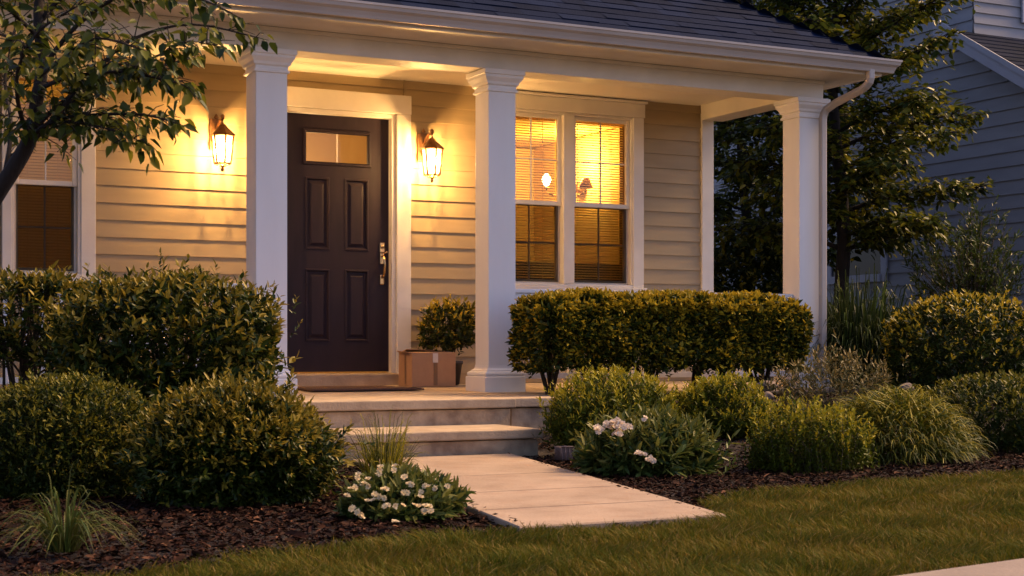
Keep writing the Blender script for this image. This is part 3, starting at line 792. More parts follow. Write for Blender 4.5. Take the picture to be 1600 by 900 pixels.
def shrub(name,c,r,n,slen,nl,L,Wd,mats,label,cat='shrub',group=None,shape=2.4,lump=.10,tipc=.62,upb=.45,zcut=-.75,inner=.35,
          ang=50,stems=10,stemr=.010,base=None,jag=.25,upness=.5,noparts=False):
    """dense shrub of leafy shoots filling an uneven body. c centre, r radii"""
    c=np.array(c,float); r=np.array(r,float)
    if base is None: base=float(G(c[0],c[1]))
    E=empty(name,(float(c[0]),float(c[1]),base),label,cat,group)
    d=sdir(int(n*1.6)); d=d[d[:,2]>zcut][:n]; n=len(d)
    # superellipsoid radius
    a=np.abs(d)**shape; k=1/np.maximum((a.sum(1))**(1/shape),1e-6)
    ph=rng.uniform(0,6.28,(6,)); fr=rng.normal(0,3.2,(6,3))
    nz=sum(np.sin(d@fr[i]*1.0+ph[i]) for i in range(6))/6
    nz2=sum(np.sin(d@(fr[i]*3.1)+ph[i]*2) for i in range(6))/6
    rad=k*(1+lump*nz*2+lump*nz2*1.2)
    depth=np.where(rng.random(n)<inner, rng.uniform(.55,.9,n), rng.uniform(.9,1.0,n))
    depth=depth+np.where(rng.random(n)<.10, rng.uniform(0,jag*.5,n),0)
    P=c+d*r*(rad*depth)[:,None]
    P[:,2]=np.maximum(P[:,2],base+.03)
    out=norm(d/r*r.mean())
    sd_=norm(out*(1-upb)+np.array([0,0,upb])+rng.normal(0,.28,(n,3)))
    ln=slen*rng.uniform(.6,1.3,n)
    root=P-sd_*ln[:,None]*.8
    v,t=shoot_leaves(root,sd_,ln,nl,L,Wd,ang,upness)
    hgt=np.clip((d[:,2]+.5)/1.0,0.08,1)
    top=np.repeat((depth>.88)&(rng.random(n)<hgt*1.1),nl)  # painted top light: bright tips favour upper outer shoots, plain leaves below
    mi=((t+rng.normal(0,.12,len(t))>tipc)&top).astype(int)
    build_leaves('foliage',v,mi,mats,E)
    mb=MB()
    for i in range(stems):
        j=rng.integers(n); tip=c+(P[j]-c)*.85; b=np.array([c[0]+rng.normal(0,.12)*r[0],c[1]+rng.normal(0,.12)*r[1],base-.02])
        m=b*.5+tip*.5+np.array([rng.normal(0,.03),rng.normal(0,.03),.0]); m[:2]=b[:2]*.7+tip[:2]*.3
        mb.tube([b,m,tip],[stemr,stemr*.7,stemr*.3],6)
    # short twigs inside the outer shoots
    for j in range(0,n,max(1,n//160)):
        mb.tube([root[j],root[j]+sd_[j]*ln[j]*.9],[stemr*.22,stemr*.12],4)
    mb.build('stems',M['stem'],E)
    return E

def px_shrub(name,x0,x1,yt,ybm,Z,deep,n,slen,nl,L,Wd,mats,label,**kw):
    c=at((x0+x1)/2,(yt+ybm)/2,Z); rx=(x1-x0)/2*Z/2400*1.0; rz=(ybm-yt)/2*Z/2400
    return shrub(name,(c.x,c.y,c.z),(rx,rx*deep,rz),n,slen,nl,L,Wd,mats,label,**kw)

GR=lambda a:[M['leaf_'+a],M['leaf_'+a+'tip']]
# -- left of the path
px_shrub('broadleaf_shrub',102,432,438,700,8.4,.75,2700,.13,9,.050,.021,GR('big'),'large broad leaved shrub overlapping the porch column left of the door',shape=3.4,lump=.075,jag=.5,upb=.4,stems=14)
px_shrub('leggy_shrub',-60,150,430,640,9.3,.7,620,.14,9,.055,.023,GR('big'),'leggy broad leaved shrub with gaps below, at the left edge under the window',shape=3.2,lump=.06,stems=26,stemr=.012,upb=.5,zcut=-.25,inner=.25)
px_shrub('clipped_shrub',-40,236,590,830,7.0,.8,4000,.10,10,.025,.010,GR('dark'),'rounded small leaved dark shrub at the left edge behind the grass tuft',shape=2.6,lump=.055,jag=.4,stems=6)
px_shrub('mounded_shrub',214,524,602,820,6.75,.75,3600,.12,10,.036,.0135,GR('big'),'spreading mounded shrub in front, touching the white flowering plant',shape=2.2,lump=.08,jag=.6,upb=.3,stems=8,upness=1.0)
# -- on the porch
E=shrub('potted_shrub',(2.0,1.14,.83),(.25,.2,.215),300,.13,9,.05,.02,GR('gold'),'small round leafy shrub growing in a dark pot behind the cardboard box',shape=2.1,lump=.12,base=.56,stems=8,stemr=.007,jag=.3)
mb=MB(); mb.lathe(2.0,1.14,[(.06,.362),(.085,.37),(.105,.53),(.115,.535),(.115,.56),(.10,.56),(.098,.53)],20); mb.build('pot',M['pot'],E)
# -- hedge on the right: clipped rectangular body on several trunks
def hedge():
    E=empty('hedge',(3.1,-.55,.3),'clipped boxy hedge with golden tips in front of the right porch railing','hedge')
    x0,x1,y0,y1,z0,z1=1.80,4.10,-.92,-.30,.515,1.035
    n=5400; u=rng.random(n); 
    # sample surfaces: front, top, ends, inside
    P=np.zeros((n,3)); D=np.zeros((n,3))
    f=rng.random(n)
    rx=lambda k: rng.uniform(x0+.05,x1-.05,k)
    a=f<.42; k=a.sum(); P[a]=np.stack([rx(k),np.full(k,y0),rng.uniform(z0,z1-.03,k)],1); D[a]=(0,-1,.35)
    a=(f>=.42)&(f<.70); k=a.sum(); P[a]=np.stack([rx(k),rng.uniform(y0+.05,y1-.05,k),np.full(k,z1)],1); D[a]=(0,0,1)
    a=(f>=.70)&(f<.84); k=a.sum(); s=rng.random(k)<.5; P[a]=np.stack([np.where(s,x0,x1),rng.uniform(y0+.06,y1-.06,k),rng.uniform(z0,z1-.04,k)],1); D[a]=np.stack([np.where(s,-1,1),np.zeros(k),np.full(k,.3)],1)
    a=(f>=.84); k=a.sum(); P[a]=np.stack([rx(k),rng.uniform(y0+.1,y1,k),rng.uniform(z0,z1-.05,k)],1); D[a]=(0,-.3,.8)
    inner=f>=.84
    # rounded shoulders and lumps
    cx=(x0+x1)/2; ex=np.clip((np.abs(P[:,0]-cx)-(x1-x0)/2+.28)/.28,0,1); P[:,2]-=ex**2*.035*(P[:,2]>(z1-.2))
    ey=np.clip((y0+.14-P[:,1])/.14,0,1); P[:,2]-=ey**2*.03*(P[:,2]>z1-.02)
    P[:,1]+=.018*np.sin(P[:,0]*5.1+1)+.018*np.sin(P[:,0]*13)+.02*np.sin(P[:,2]*14+P[:,0]*3)
    P[:,2]+=.012*np.sin(P[:,0]*9)+.01*np.sin(P[:,0]*21+P[:,1]*9)
    # foliage lifts between the trunks
    tr=np.array([2.02,2.40,2.85,3.22,3.55,3.88]); dm_=np.min(np.abs(P[:,0:1]-tr),axis=1)
    low=P[:,2]<z0+.02+.17*rng.random(n)*(dm_>.10)
    keep=~(low&(rng.random(n)<.74)); P=P[keep]; D=D[keep]; inner=inner[keep]; n=len(P)
    D=norm(D+rng.normal(0,.35,(n,3))+np.array([0,0,.15])); ln=.10*rng.uniform(.6,1.35,n)
    root=P-D*ln[:,None]*.8
    v,t=shoot_leaves(root,D,ln,9,.047,.023,52,.6)
    mi=((t+rng.normal(0,.15,len(t))>.60)&~np.repeat(inner,9)&(np.repeat(P[:,2]>z1-.12,9)|(rng.random(len(t))<.38))).astype(int)  # golden tips massed along the top paint warm light onto the hedge
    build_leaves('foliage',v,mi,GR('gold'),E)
    mb=MB(); rr=random.Random(9)
    for i,x in enumerate(tr):
        b=Vector((x,-.58+rr.uniform(-.05,.05),.27))
        for k in range(7):
            a=rr.uniform(0,6.28); s=rr.uniform(.08,.24); tip=Vector((x+s*math.cos(a)*1.3,b.y+s*math.sin(a),rr.uniform(.68,.9)))
            mid=(b*.55+tip*.45); mid.x=b.x*.7+tip.x*.3
            rr0=rr.uniform(.009,.017); mb.tube([b+Vector((rr.uniform(-.02,.02),0,0)),mid,tip],[rr0*1.3,rr0,.005],6)
    mb.build('trunk',M['stem'],E)
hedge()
# -- shrubs right of the steps
px_shrub('feathery_shrub',850,1064,580,715,9.45,.8,1300,.17,13,.036,.011,GR('lime'),'mounded feathery shrub right beside the concrete steps',shape=2.2,lump=.05,upb=.55,jag=.5,stems=6)
px_shrub('lime_shrub',1050,1206,588,712,9.8,.8,950,.15,12,.034,.013,GR('lime'),'bright yellow green shrub between the hedge and the white flowering plant',shape=2.2,lump=.07,upb=.55,jag=.4,stems=6)
px_shrub('twiggy_shrub',1206,1400,552,680,10.4,.8,620,.16,9,.04,.011,GR('grey'),'sparse twiggy grey green shrub at the foot of the porch corner column',shape=2.1,lump=.1,upb=.7,jag=.9,stems=26,stemr=.005,inner=.2)
px_shrub('upright_shrub',1176,1352,632,742,8.55,.8,620,.24,20,.028,.012,GR('lime'),'low shrub of upright leafy shoots between the flowering plant and the arching mound',shape=2.5,lump=.10,upb=.88,jag=.5,stems=10)
px_shrub('low_dense_shrub',1430,1680,588,720,9.9,.8,1500,.10,10,.034,.014,GR('dark'),'low dark green shrub at the right edge behind the arching mound',shape=2.3,lump=.05,upb=.5,stems=6)
px_shrub('round_shrub',1376,1650,462,650,12.4,.8,2600,.12,9,.044,.020,[M['leaf_big'],M['leaf_goldtip']],'big round clipped shrub at the right edge in front of the neighbouring house',shape=2.5,lump=.035,stems=10,tipc=.72)
px_shrub('tall_dark_shrub',1085,1250,366,560,18.0,.8,900,.2,9,.07,.035,GR('dark'),'tall dark shrub seen through the porch between wall and corner column',shape=2.4,lump=.1,stems=10)
# wispy shrub by neighbour
def wispy():
    c=at(1520,500,15.3); E=empty('wispy_shrub',(c.x,c.y,.55),'wispy upright shrub with thin branches against the neighbouring wall','shrub')
    mb=MB(); roots=[];dirs=[];lens=[]
    for i in range(80):
        a=rng.uniform(0,6.28); sp=rng.uniform(.05,.75); h=rng.uniform(.6,1.5)
        if i%5==0: h=rng.uniform(1.2,1.62); sp*=.5
        b=Vector((c.x+.08*math.cos(a),c.y+.08*math.sin(a),.55)); tip=Vector((c.x+sp*math.cos(a),c.y+sp*math.sin(a),.55+h*(1-.25*sp)))
        mid=b*.5+tip*.5+Vector((0,0,.12)); mid.x=b.x*.6+tip.x*.4; mid.y=b.y*.6+tip.y*.4
        mb.tube([b,mid,tip],[.007,.005,.002],5)
        for k in range(11):
            t=.2+.8*k/10; p=b*(1-t)**2+mid*2*t*(1-t)+tip*t*t; dd=Vector((math.cos(a)*sp,math.sin(a)*sp,1)).normalized()
            roots.append(p); dirs.append(dd+Vector(rng.normal(0,.45,3))); lens.append(rng.uniform(.09,.19))
    mb.build('stems',M['stem'],E)
    v,t=shoot_leaves(np.array(roots),np.array(dirs),np.array(lens),9,.06,.016,40,.5)
    build_leaves('foliage',v,(t>.7).astype(int),[M['leaf_tree'],M['leaf_green']],E)
wispy()

# arching mound, grass tufts
def tuft(name,c,n,h,spread,width,mats,label,cat='grass tuft',archf=.5,mound=0,group=None,jit=.05,split=.5):
    E=empty(name,tuple(c),label,cat,group) if False else None
    a=rng.uniform(0,6.283,n); s=np.sqrt(rng.random(n))*spread; hh=h*rng.uniform(.55,1.05,n)*(1-.45*(s/spread)**2)
    b=np.array(c)+np.stack([np.cos(a)*jit*rng.random(n),np.sin(a)*jit*rng.random(n),np.zeros(n)],1)
    dirv=np.stack([np.cos(a),np.sin(a),np.zeros(n)],1)
    ctrl=b+dirv*(s*.35)[:,None]; ctrl[:,2]+=hh*1.15
    tip=b+dirv*s[:,None]+rng.normal(0,.03*spread,(n,3)); tip[:,2]=b[:,2]+np.maximum(hh*(1-archf*(s/spread)*1.5),.02)
    mi=(rng.random(n)>split).astype(int)
    o=blades_mesh(name,b,tip,ctrl,np.full(n,width)*rng.uniform(.7,1.2,n),mi,mats,None,seg=5)
    o['label']=label; o['category']=cat
    if group:o['group']=group
    return o
g=at(100,872,5.05)
tuft('grass_tuft',(g.x,g.y,.0),190,.30,.29,.0065,[M['leaf_green'],M['blade']],'arching grass tuft at the left edge in the bark mulch',archf=.68,jit=.05)
g=at(600,735,7.2)
tuft('slender_grass',(g.x,g.y,.0),420,.40,.20,.0042,[M['leaf_limetip'],M['blade']],'slender upright yellow green grass beside the concrete steps',archf=.2,jit=.09)
g=at(1342,560,13.2)
tuft('tall_grass',(g.x,g.y,.30),1500,1.08,.48,.020,[M['darkblade'],M['leaf_green']],'tall dark strap leaved grass clump beside the downspout',archf=.35,jit=.36,split=.8)

def arching_mound():
    c=at(1402,690,9.1); c=np.array([c.x,c.y,0.0]); 
    E=empty('arching_mound_shrub',tuple(c),'bright mound of long arching thread like fronds in the right bed','shrub')
    n=2900; d=sdir(int(n*2.2)); d=d[d[:,2]>-.05][:n]; n=len(d)
    r=np.array([.46,.42,.38]); P=c+np.array([0,0,.05])+d*r*(1+.05*np.sin(d[:,0:1]*9))*rng.uniform(.72,1.0,(n,1))
    hor=d.copy(); hor[:,2]=0; hor=norm(hor+rng.normal(0,.55,(n,3))*np.array([1,1,0]))
    L=rng.uniform(.09,.19,n)[:,None]
    up=np.clip(d[:,2:3],0,1)
    tip=P+hor*L*(.55+.3*(1-up))+np.array([0,0,1.0])*L*(up*.55-.42); ctrl=P+hor*L*.45+np.array([0,0,1])*L*.40
    base=P-hor*L*.5-np.array([0,0,1])*L*.3
    mi=(rng.random(n)<(.25+.6*up[:,0])).astype(int)  # more yellow fronds towards the top
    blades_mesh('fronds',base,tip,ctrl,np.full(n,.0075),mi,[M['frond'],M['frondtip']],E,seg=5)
    k=2400; d2=sdir(k*2); d2=d2[d2[:,2]>-.1][:k]; P2=c+np.array([0,0,.05])+d2*r*rng.uniform(.55,.92,(len(d2),1))
    v=leaf_arrays(P2,d2+rng.normal(0,.6,d2.shape),np.tile([0,0,1.0],(len(d2),1)),np.full(len(d2),.07),np.full(len(d2),.009))
    build_leaves('inner_foliage',v,np.zeros(len(d2)),[M['leaf_lime']],E)
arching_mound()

# flowering plants
def flowers(E,pts,r,pm,petals=5,clust=1,name='flower'):
    for p in pts:
        V=[]; 
        for q in range(clust):
            o=np.array(p)+(rng.normal(0,r*.75,3)*np.array([1,1,.5]) if clust>1 else 0)
            nrm_=norm((np.array([[-.25,-.6,.7]])+rng.normal(0,.3,(1,3))))[0]
            a=np.cross(nrm_,[0,0,1.0]); a/=np.linalg.norm(a); b=np.cross(nrm_,a)
            for layer,(m_,tilt,sc) in enumerate(((petals+2,.25,1),(petals,.8,.75))):
                an=np.arange(m_)*2*math.pi/m_+rng.random()*6
                dr=a*np.cos(an)[:,None]+b*np.sin(an)[:,None]+nrm_*tilt
                V.append(leaf_arrays(np.tile(o,(m_,1)),dr,np.tile(nrm_,(m_,1)),np.full(m_,r*sc)*rng.uniform(.85,1.15,m_),np.full(m_,r*sc*.85),fold=.2,droop=-.1))
        v=np.concatenate(V); build_leaves(name,v,np.zeros(len(v)),[pm],E)
def pxpts(lst,Z,j=0): return [tuple(at(x,y,Z+rng.uniform(-j,j))) for x,y in lst]
E=px_shrub('white_flowering_plant',540,716,742,842,6.05,.8,520,.10,9,.055,.016,GR('green'),'low plant dotted with many small white flowers beside the front path',cat='flowering plant',shape=2.2,lump=.06,upb=.4,stems=6,stemr=.004,jag=.3,base=0.0)
fl=[(590,738),(627,745),(640,752),(604,763),(596,778),(570,759),(551,764),(573,753),(545,774),(577,781),(602,787),(651,773),(672,760),(648,791),(668,791),(549,796),(556,802),(566,808),(663,800),(678,801),(616,733),(628,768),(690,762),(600,735),(565,745),(659,797),(583,770),(620,790)]
flowers(E,pxpts(fl,5.76,.02),.014,M['petal'],5,2)
E=px_shrub('pale_flowering_plant',908,1130,655,768,8.2,.75,620,.14,10,.078,.020,[M['leaf_green'],M['leaf_greentip']],'leafy plant with pale flower clusters at the edge of the right mulch bed',cat='flowering plant',shape=2.2,lump=.08,upb=.45,jag=.6,stems=8,stemr=.005,base=0.0)
flowers(E,pxpts([(935,672),(955,662),(968,661),(963,678),(972,668)],7.86,.02),.019,M['petalpink'],5,10,'flower_cluster')
flowers(E,pxpts([(1016,720)],7.75),.017,M['petalpink'],5,8,'flower_cluster')
flowers(E,pxpts([(1003,710),(996,708),(1008,655)],7.80),.016,M['petalpink'],5,2,'flower_cluster')

# small ribbed box in the mulch
p=at(881,716,9.0); q=MB(); s=.038
bxn=empty('garden_box',(p.x,p.y,0.01),'small grey ribbed cube half hidden in the mulch right of the steps','garden ornament')
M['gbox2']=mat('box_rib',(.20,.14,.12),.7)
M['gbox']=mat('weathered_block',(.16,.10,.08),.8,(.10,.07,.06),20,.4,60)
q.box(p.x-s,p.x+s,p.y-s,p.y+s,.012,.092,.004); ob=q.build('body',M['gbox'],bxn)
q=MB()
for k in range(6):
    xx=p.x-s+.004+k*.0138; q.tube([(xx,p.y-s-.003,.012),(xx+(.01 if k%2 else -.006),p.y-s-.003,.092)],.0018,5)
    yy=p.y-s+.004+k*.0138; q.tube([(p.x-s-.003,yy,.012),(p.x-s-.003,yy,.092)],.0018,5)
q.tube([(p.x-s,p.y-s-.004,.092),(p.x+s,p.y-s-.004,.091)],.0035,6); q.build('ribs',M['gbox2'],bxn)
# rocks
def rock(px,py,Z,sz,label):
    p=at(px,py,Z); bm=bmesh.new(); bmesh.ops.create_icosphere(bm,subdivisions=3,radius=1)
    for v in bm.verts:
        n_=1+.16*math.sin(v.co.x*3.1+px)+.13*math.sin(v.co.y*4.2+v.co.z*3+px)+.04*math.sin(v.co.x*11+v.co.z*9)
        v.co=Vector((v.co.x*sz[0],v.co.y*sz[1],v.co.z*sz[2]))*n_
    me=bpy.data.meshes.new('rock'); bm.to_mesh(me); bm.free(); me.materials.append(M['stone'])
    o=bpy.data.objects.new('rock',me); o.location=p; o.rotation_euler.z=px; link(o,None,label,'rock')
rock(1196,603,10.6,(.09,.07,.035),'flat pale rock under the hedge end beside the lime shrub')
rock(1198,620,10.2,(.06,.05,.035),'small rock between the lime shrub and the twiggy shrub')
rock(1414,606,10.3,(.06,.05,.03),'grey rock showing behind the arching mound near the right edge')
# fallen leaf by the flowers
p=at(612,823,5.72); v=leaf_arrays(np.array([[p.x,p.y,.02],[p.x+.01,p.y,.022]]),np.array([[1,.3,.1],[.6,.9,.2]]),np.array([[0,-.3,1.0],[0,-.3,1]]),np.array([.045,.035]),np.array([.03,.02]))
o=build_leaves('fallen_petal',v,np.zeros(2),[M['petal']],None); o['label']='pale fallen petal on the mulch below the white flowers'; o['category']='petal'

# ------------------------------------------------------------------ trees
def grow_tree(name,label,paths,leafpts,L,Wd,mats,base,nl=5,sl=.16,droop=-.3,kind='heart',seg=8):
    pass

def front_tree():
    b0=at(-130,735,5.9); E=empty('young_tree',(b0.x,b0.y,0.0),'leafy young tree reaching over the left edge in front of the lit wall','tree')
    mb=MB(); br=[]
    Z=5.9
    def pl(pts,r0,r1):
        P=[at(x,y,z) for x,y,z in pts]; n=len(P)
        Q=[]
        for i in range(n-1):
            for k in range(4):
                t=k/4; p0=P[max(i-1,0)];p1=P[i];p2=P[i+1];p3=P[min(i+2,n-1)]
                Q.append(.5*((2*p1)+(p2-p0)*t+(2*p0-5*p1+4*p2-p3)*t*t+(3*p1-p0-3*p2+p3)*t**3))
        Q.append(P[-1]); m=len(Q)
        mb.tube(Q,[r0+(r1-r0)*i/(m-1) for i in range(m)],8); return Q
    tr=MB()
    main=[(-125,820,5.9),(-105,640,5.9),(-70,450,5.88),(-20,330,5.85),(22,262,5.8),(47,215,5.8),(57,160,5.82),(66,100,5.86),(60,20,5.9),(70,-80,5.95),(60,-200,6.0)]
    M0=pl(main,.042,.014)
    B=[]
    B.append(pl([(47,215,5.8),(85,188,5.75),(140,180,5.7),(200,178,5.62),(240,182,5.56),(268,190,5.5)],.010,.003))
    B.append(pl([(40,232,5.8),(90,178,5.85),(150,110,5.9),(210,60,5.95),(300,38,6.0),(400,58,6.05)],.012,.003))
    B.append(pl([(60,140,5.82),(110,120,5.7),(190,112,5.6),(245,122,5.5),(285,132,5.45)],.009,.003))
    B.append(pl([(55,200,5.82),(110,150,5.95),(170,130,6.1),(240,108,6.2),(295,92,6.3)],.009,.003))
    B.append(pl([(64,110,5.85),(120,40,5.8),(200,-10,5.75),(300,-5,5.7),(360,20,5.65)],.010,.003))
    B.append(pl([(62,60,5.88),(20,20,5.7),(-20,-10,5.6),(-60,-60,5.5)],.009,.003))
    B.append(pl([(66,90,5.86),(20,60,6.1),(-30,50,6.3),(-90,60,6.4)],.009,.003))
    B.append(pl([(5,285,5.82),(18,200,6.0),(8,130,6.2),(20,60,6.3),(40,-30,6.4)],.010,.003))
    B.append(pl([(66,30,5.9),(130,-40,5.9),(220,-90,5.9),(330,-110,5.9)],.011,.003))
    B.append(pl([(47,215,5.8),(30,170,5.6),(28,110,5.45),(60,50,5.3),(120,10,5.2)],.010,.003))
    B.append(pl([(60,120,5.82),(100,90,5.5),(150,60,5.3),(215,75,5.2)],.009,.003))
    B.append(pl([(150,110,5.9),(190,100,5.7),(240,90,5.55),(290,66,5.45),(330,70,5.4)],.006,.002))
    B.append(pl([(85,188,5.75),(120,192,5.7),(155,198,5.62),(190,208,5.58),(222,222,5.55)],.006,.002))
    # twigs and leaves
    roots=[];dirs=[]
    rr=random.Random(12)
    tw=[]
    for q in B+[M0[28:]]:
        m=len(q)
        for i in range(2,m):
            dens=(5 if i<m*.6 else 3) if q is not B[12] else 2
            for k in range(dens):
                if rr.random()<.35: continue
                p=q[i]; t=(q[min(i+1,m-1)]-q[i-1]).normalized()
                d=(t*rr.uniform(.4,1.2)+Vector((rr.gauss(0,.6),rr.gauss(0,.6),rr.gauss(0,.35)-.05))).normalized()
                ln=rr.uniform(.05,.18)*(1.15-.6*i/m)
                e=p+d*ln; mid=p+d*ln*.5+Vector((0,0,.01))
                tw.append((p,mid,e))
        tw.append((q[-2],q[-1],q[-1]+(q[-1]-q[-2]).normalized()*.05))
    pos=[];dr=[]
    for a,m_,e in tw:
        mb.tube([a,m_,e],[.0028,.002,.0012],4)
        L_=(e-a).length; n=max(3,int(L_/.030))
        t=(e-a).normalized(); side=t.cross(Vector((0,0,1))); side=side.normalized() if side.length>.05 else Vector((1,0,0))
        for k in range(n):
            f=(k+1)/n; p=a.lerp(e,f); s=1 if k%2 else -1
            pos.append(p); dr.append(t*.6+side*s*rr.uniform(.4,1.0)+Vector((rr.gauss(0,.2),rr.gauss(0,.2),-rr.uniform(.1,1.0))))
    mb.build('trunk',M['bark'],E)
    pos=np.array(pos);dr=norm(np.array(dr)); n=len(pos)
    stemL=.012; pos=pos+dr*stemL
    LL=.056*rng.uniform(.6,1.2,n)
    v=leaf_arrays(pos,dr,np.array([0,-.3,1.0])+rng.normal(0,.4,(n,3)),LL,LL*.52,fold=.35,droop=.22,kind='heart')
    build_leaves('crown',v,(rng.random(n)<.35).astype(int),GR('tree'),E)
front_tree()

def back_tree(x,y,z0,h,rad,label,name='deciduous_tree',seed=5,group=None,dens=1.0,first=1.0):
    E=empty(name,(x,y,z0),label,'tree',group); rr=random.Random(seed); mb=MB()
    tp=[Vector((x+.05*math.sin(k*.9),y+.04*math.cos(k*1.3),z0-.05+h*k/10)) for k in range(11)]
    mb.tube(tp,[.085*(1-.085*k) for k in range(11)],10)
    pos=[];dr=[]
    nb=int(54*dens)
    for i in range(nb):
        f=i/nb; zb_=z0+first+(h-first-.2)*f
        a=i*2.39996+rr.uniform(-.3,.3)
        ln=rad*(.62+.5*math.sin(min(1,f*1.25+.25)*math.pi))*rr.uniform(.75,1.1)
        if f>.75: ln*=1-(f-.75)*2.4
        b=Vector((x,y,zb_)); rise=.28 if f<.3 else .6
        e=b+Vector((math.cos(a)*ln,math.sin(a)*ln,ln*rise*rr.uniform(.3,1)))
        m=b.lerp(e,.5)+Vector((0,0,.14*ln)); 
        Q=[b*(1-t)**2+m*2*t*(1-t)+e*t*t for t in [k/8 for k in range(9)]]
        mb.tube(Q,[.026*(1-.1*k)*(1-.5*f) for k in range(9)],6)
        for k in range(2,9):
            for s in range(int(6*max(.8,ln))+2):
                p=Q[k].lerp(Q[k-1],rr.random()); t=(Q[k]-Q[k-1]).normalized(); sd=t.cross(Vector((0,0,1))).normalized()
                d=(t*.7+sd*rr.choice((-1,1))*rr.uniform(.4,1.1)+Vector((0,0,rr.gauss(0,.45)))).normalized(); L_=rr.uniform(.2,.5)*(1.15-k/12)
                e2=p+d*L_+Vector((0,0,-.05*L_)); mb.tube([p,p.lerp(e2,.5)+Vector((0,0,.01)),e2],[.006,.004,.002],4)
                s2=d.cross(Vector((0,0,1))).normalized()
                n=int(L_/.026)
                for g_ in range(n):
                    ff=(g_+1)/n; sg=1 if g_%2 else -1
                    pos.append(p.lerp(e2,ff)+Vector((rr.gauss(0,.035),rr.gauss(0,.035),rr.gauss(0,.035)))); dr.append(d*.5+s2*sg*rr.uniform(.4,1)+Vector((0,0,rr.gauss(-.25,.25))))
    mb.build('trunk',M['bark'],E)
    pos=np.array(pos);dr=norm(np.array(dr));n=len(pos); LL=.092*rng.uniform(.6,1.25,n)
    v=leaf_arrays(pos,dr,np.array([0,0,1.0])+rng.normal(0,.35,(n,3)),LL,LL*.52,fold=.25,droop=.15)
    build_leaves('crown',v,(rng.random(n)<.40).astype(int),[M['leaf_tree'],M['leaf_treetip']],E)
    print(name,n)
tp=at(1324,440,16.0)
back_tree(tp.x-.12,tp.y,.62,5.8,1.36,'tall layered tree standing between the porch and the neighbouring house')

tq=at(1165,440,19.0)
back_tree(tq.x,tq.y,.6,5.2,1.5,'leafy tree seen through the porch between the wall and the corner column',seed=11,dens=.55,first=.9)

# ------------------------------------------------------------------ neighbouring house
NX=10.0
nb=empty('neighbouring_house',(NX,4,.8),'blue grey lap sided neighbouring house with white rake board','house')
RY_,RZ=3.8,4.42   # rake reference
sl=.60
YF=-1.2; zfe=RZ-(RY_-YF)*sl     # front eave of lower gable
T2Y=3.55                         # upper storey front face
mb=MB(); EX_=.165
def nwall(y0,y1,z0,ztop):
    """siding on X=NX facing -X; ztop(y) gives top"""
    k=0; z=z0
    zmax=max(ztop(y0),ztop(y1))
    while z<zmax:
        z1_=z+EX_
        # solve y limits where ztop(y) > z
        ya,yb2=y0,y1
        if ztop(y0)<z1_: 
            ya=y0+(z1_-ztop(y0))/sl if ztop(y1)>ztop(y0)+.01 else y1
        if ya<yb2:
            mb.add([(NX-.02,ya,z),(NX-.02,yb2,z),(NX-.002,yb2,z1_),(NX-.002,ya,z1_)],[(0,3,2,1)])
            mb.add([(NX,ya,z),(NX,yb2,z),(NX-.02,yb2,z),(NX-.02,ya,z)],[(0,3,2,1)])
        z=z1_
nwall(YF+.0,T2Y,.3,lambda y: RZ-(RY_-y)*sl)
nwall(T2Y,18,.3,lambda y: 7.4)
mb.box(NX,NX+8,YF,18,.2,zfe-.05)
# backing for gable
mb.prism([(YF,zfe-.1),(T2Y,zfe-.1),(T2Y,RZ-(RY_-T2Y)*sl-.02),(YF,zfe-.08)],NX+.0,NX+.1,'x')
mb.box(NX,NX+8,T2Y+.0,18,zfe-.05,7.4)
z=3.9
while z<7.3:
    mb.add([(NX-.0,T2Y-.02,z),(NX+8,T2Y-.02,z),(NX+8,T2Y-.003,z+.13),(NX,T2Y-.003,z+.13)],[(0,1,2,3)]); mb.add([(NX,T2Y,z),(NX+8,T2Y,z),(NX+8,T2Y-.02,z),(NX,T2Y-.02,z)],[(0,1,2,3)]); z+=.13
mb.build('wall',M['nsiding'],nb)
# roof of the lower wing
mb=MB(); ov=.28
def rz(y): return RZ-(RY_-y)*sl+.16
mb.add([(NX-ov,YF-.4,rz(YF-.4)),(NX+8,YF-.4,rz(YF-.4)),(NX+8,T2Y,rz(T2Y)),(NX-ov,T2Y,rz(T2Y))],[(0,1,2,3)])
s=0; rr=random.Random(2); run=T2Y-(YF-.4)
while s<run:
    x=NX-ov-rr.random()*.3; y0=YF-.4+s; y1=min(y0+.13,T2Y)
    while x<NX+8:
        e=x+rr.uniform(.2,.4); p=max(x,NX-ov); mb.add([(p,y0,rz(y0)+.016),(e,y0,rz(y0)+.016),(e,y1,rz(y1)+.005),(p,y1,rz(y1)+.005),(p,y0,rz(y0)),(e,y0,rz(y0))],[(0,1,2,3),(4,5,1,0)]); x=e
    s+=.12
mb.build('roof',M['nroof'],nb)
mb=MB(); w_=.20
a,b=YF-.4,RY_+.12
mb.add([(NX-ov-.012,y,rz(y)+o) for y,o in ((a,-w_),(b,-w_),(b,.0),(a,.0))]+[(NX-ov+.012,y,rz(y)+o) for y,o in ((a,-w_),(b,-w_),(b,0),(a,0))],[(0,3,2,1),(4,5,6,7),(0,1,5,4),(2,3,7,6)])
mb.add([(NX-ov-.03,y,rz(y)+o) for y,o in ((a,-.06),(b,-.06),(b,.012),(a,.012))]+[(NX-ov-.0125,y,rz(y)+o) for y,o in ((a,-.06),(b,-.06),(b,.012),(a,.012))],[(0,3,2,1),(0,1,5,4),(2,3,7,6)])
mb.add([(NX-ov,a,rz(a)-w_),(NX,a,rz(a)-w_),(NX,b,rz(b)-w_),(NX-ov,b,rz(b)-w_)],[(0,1,2,3)])
mb.build('rake_board',M['ntrim'],nb)
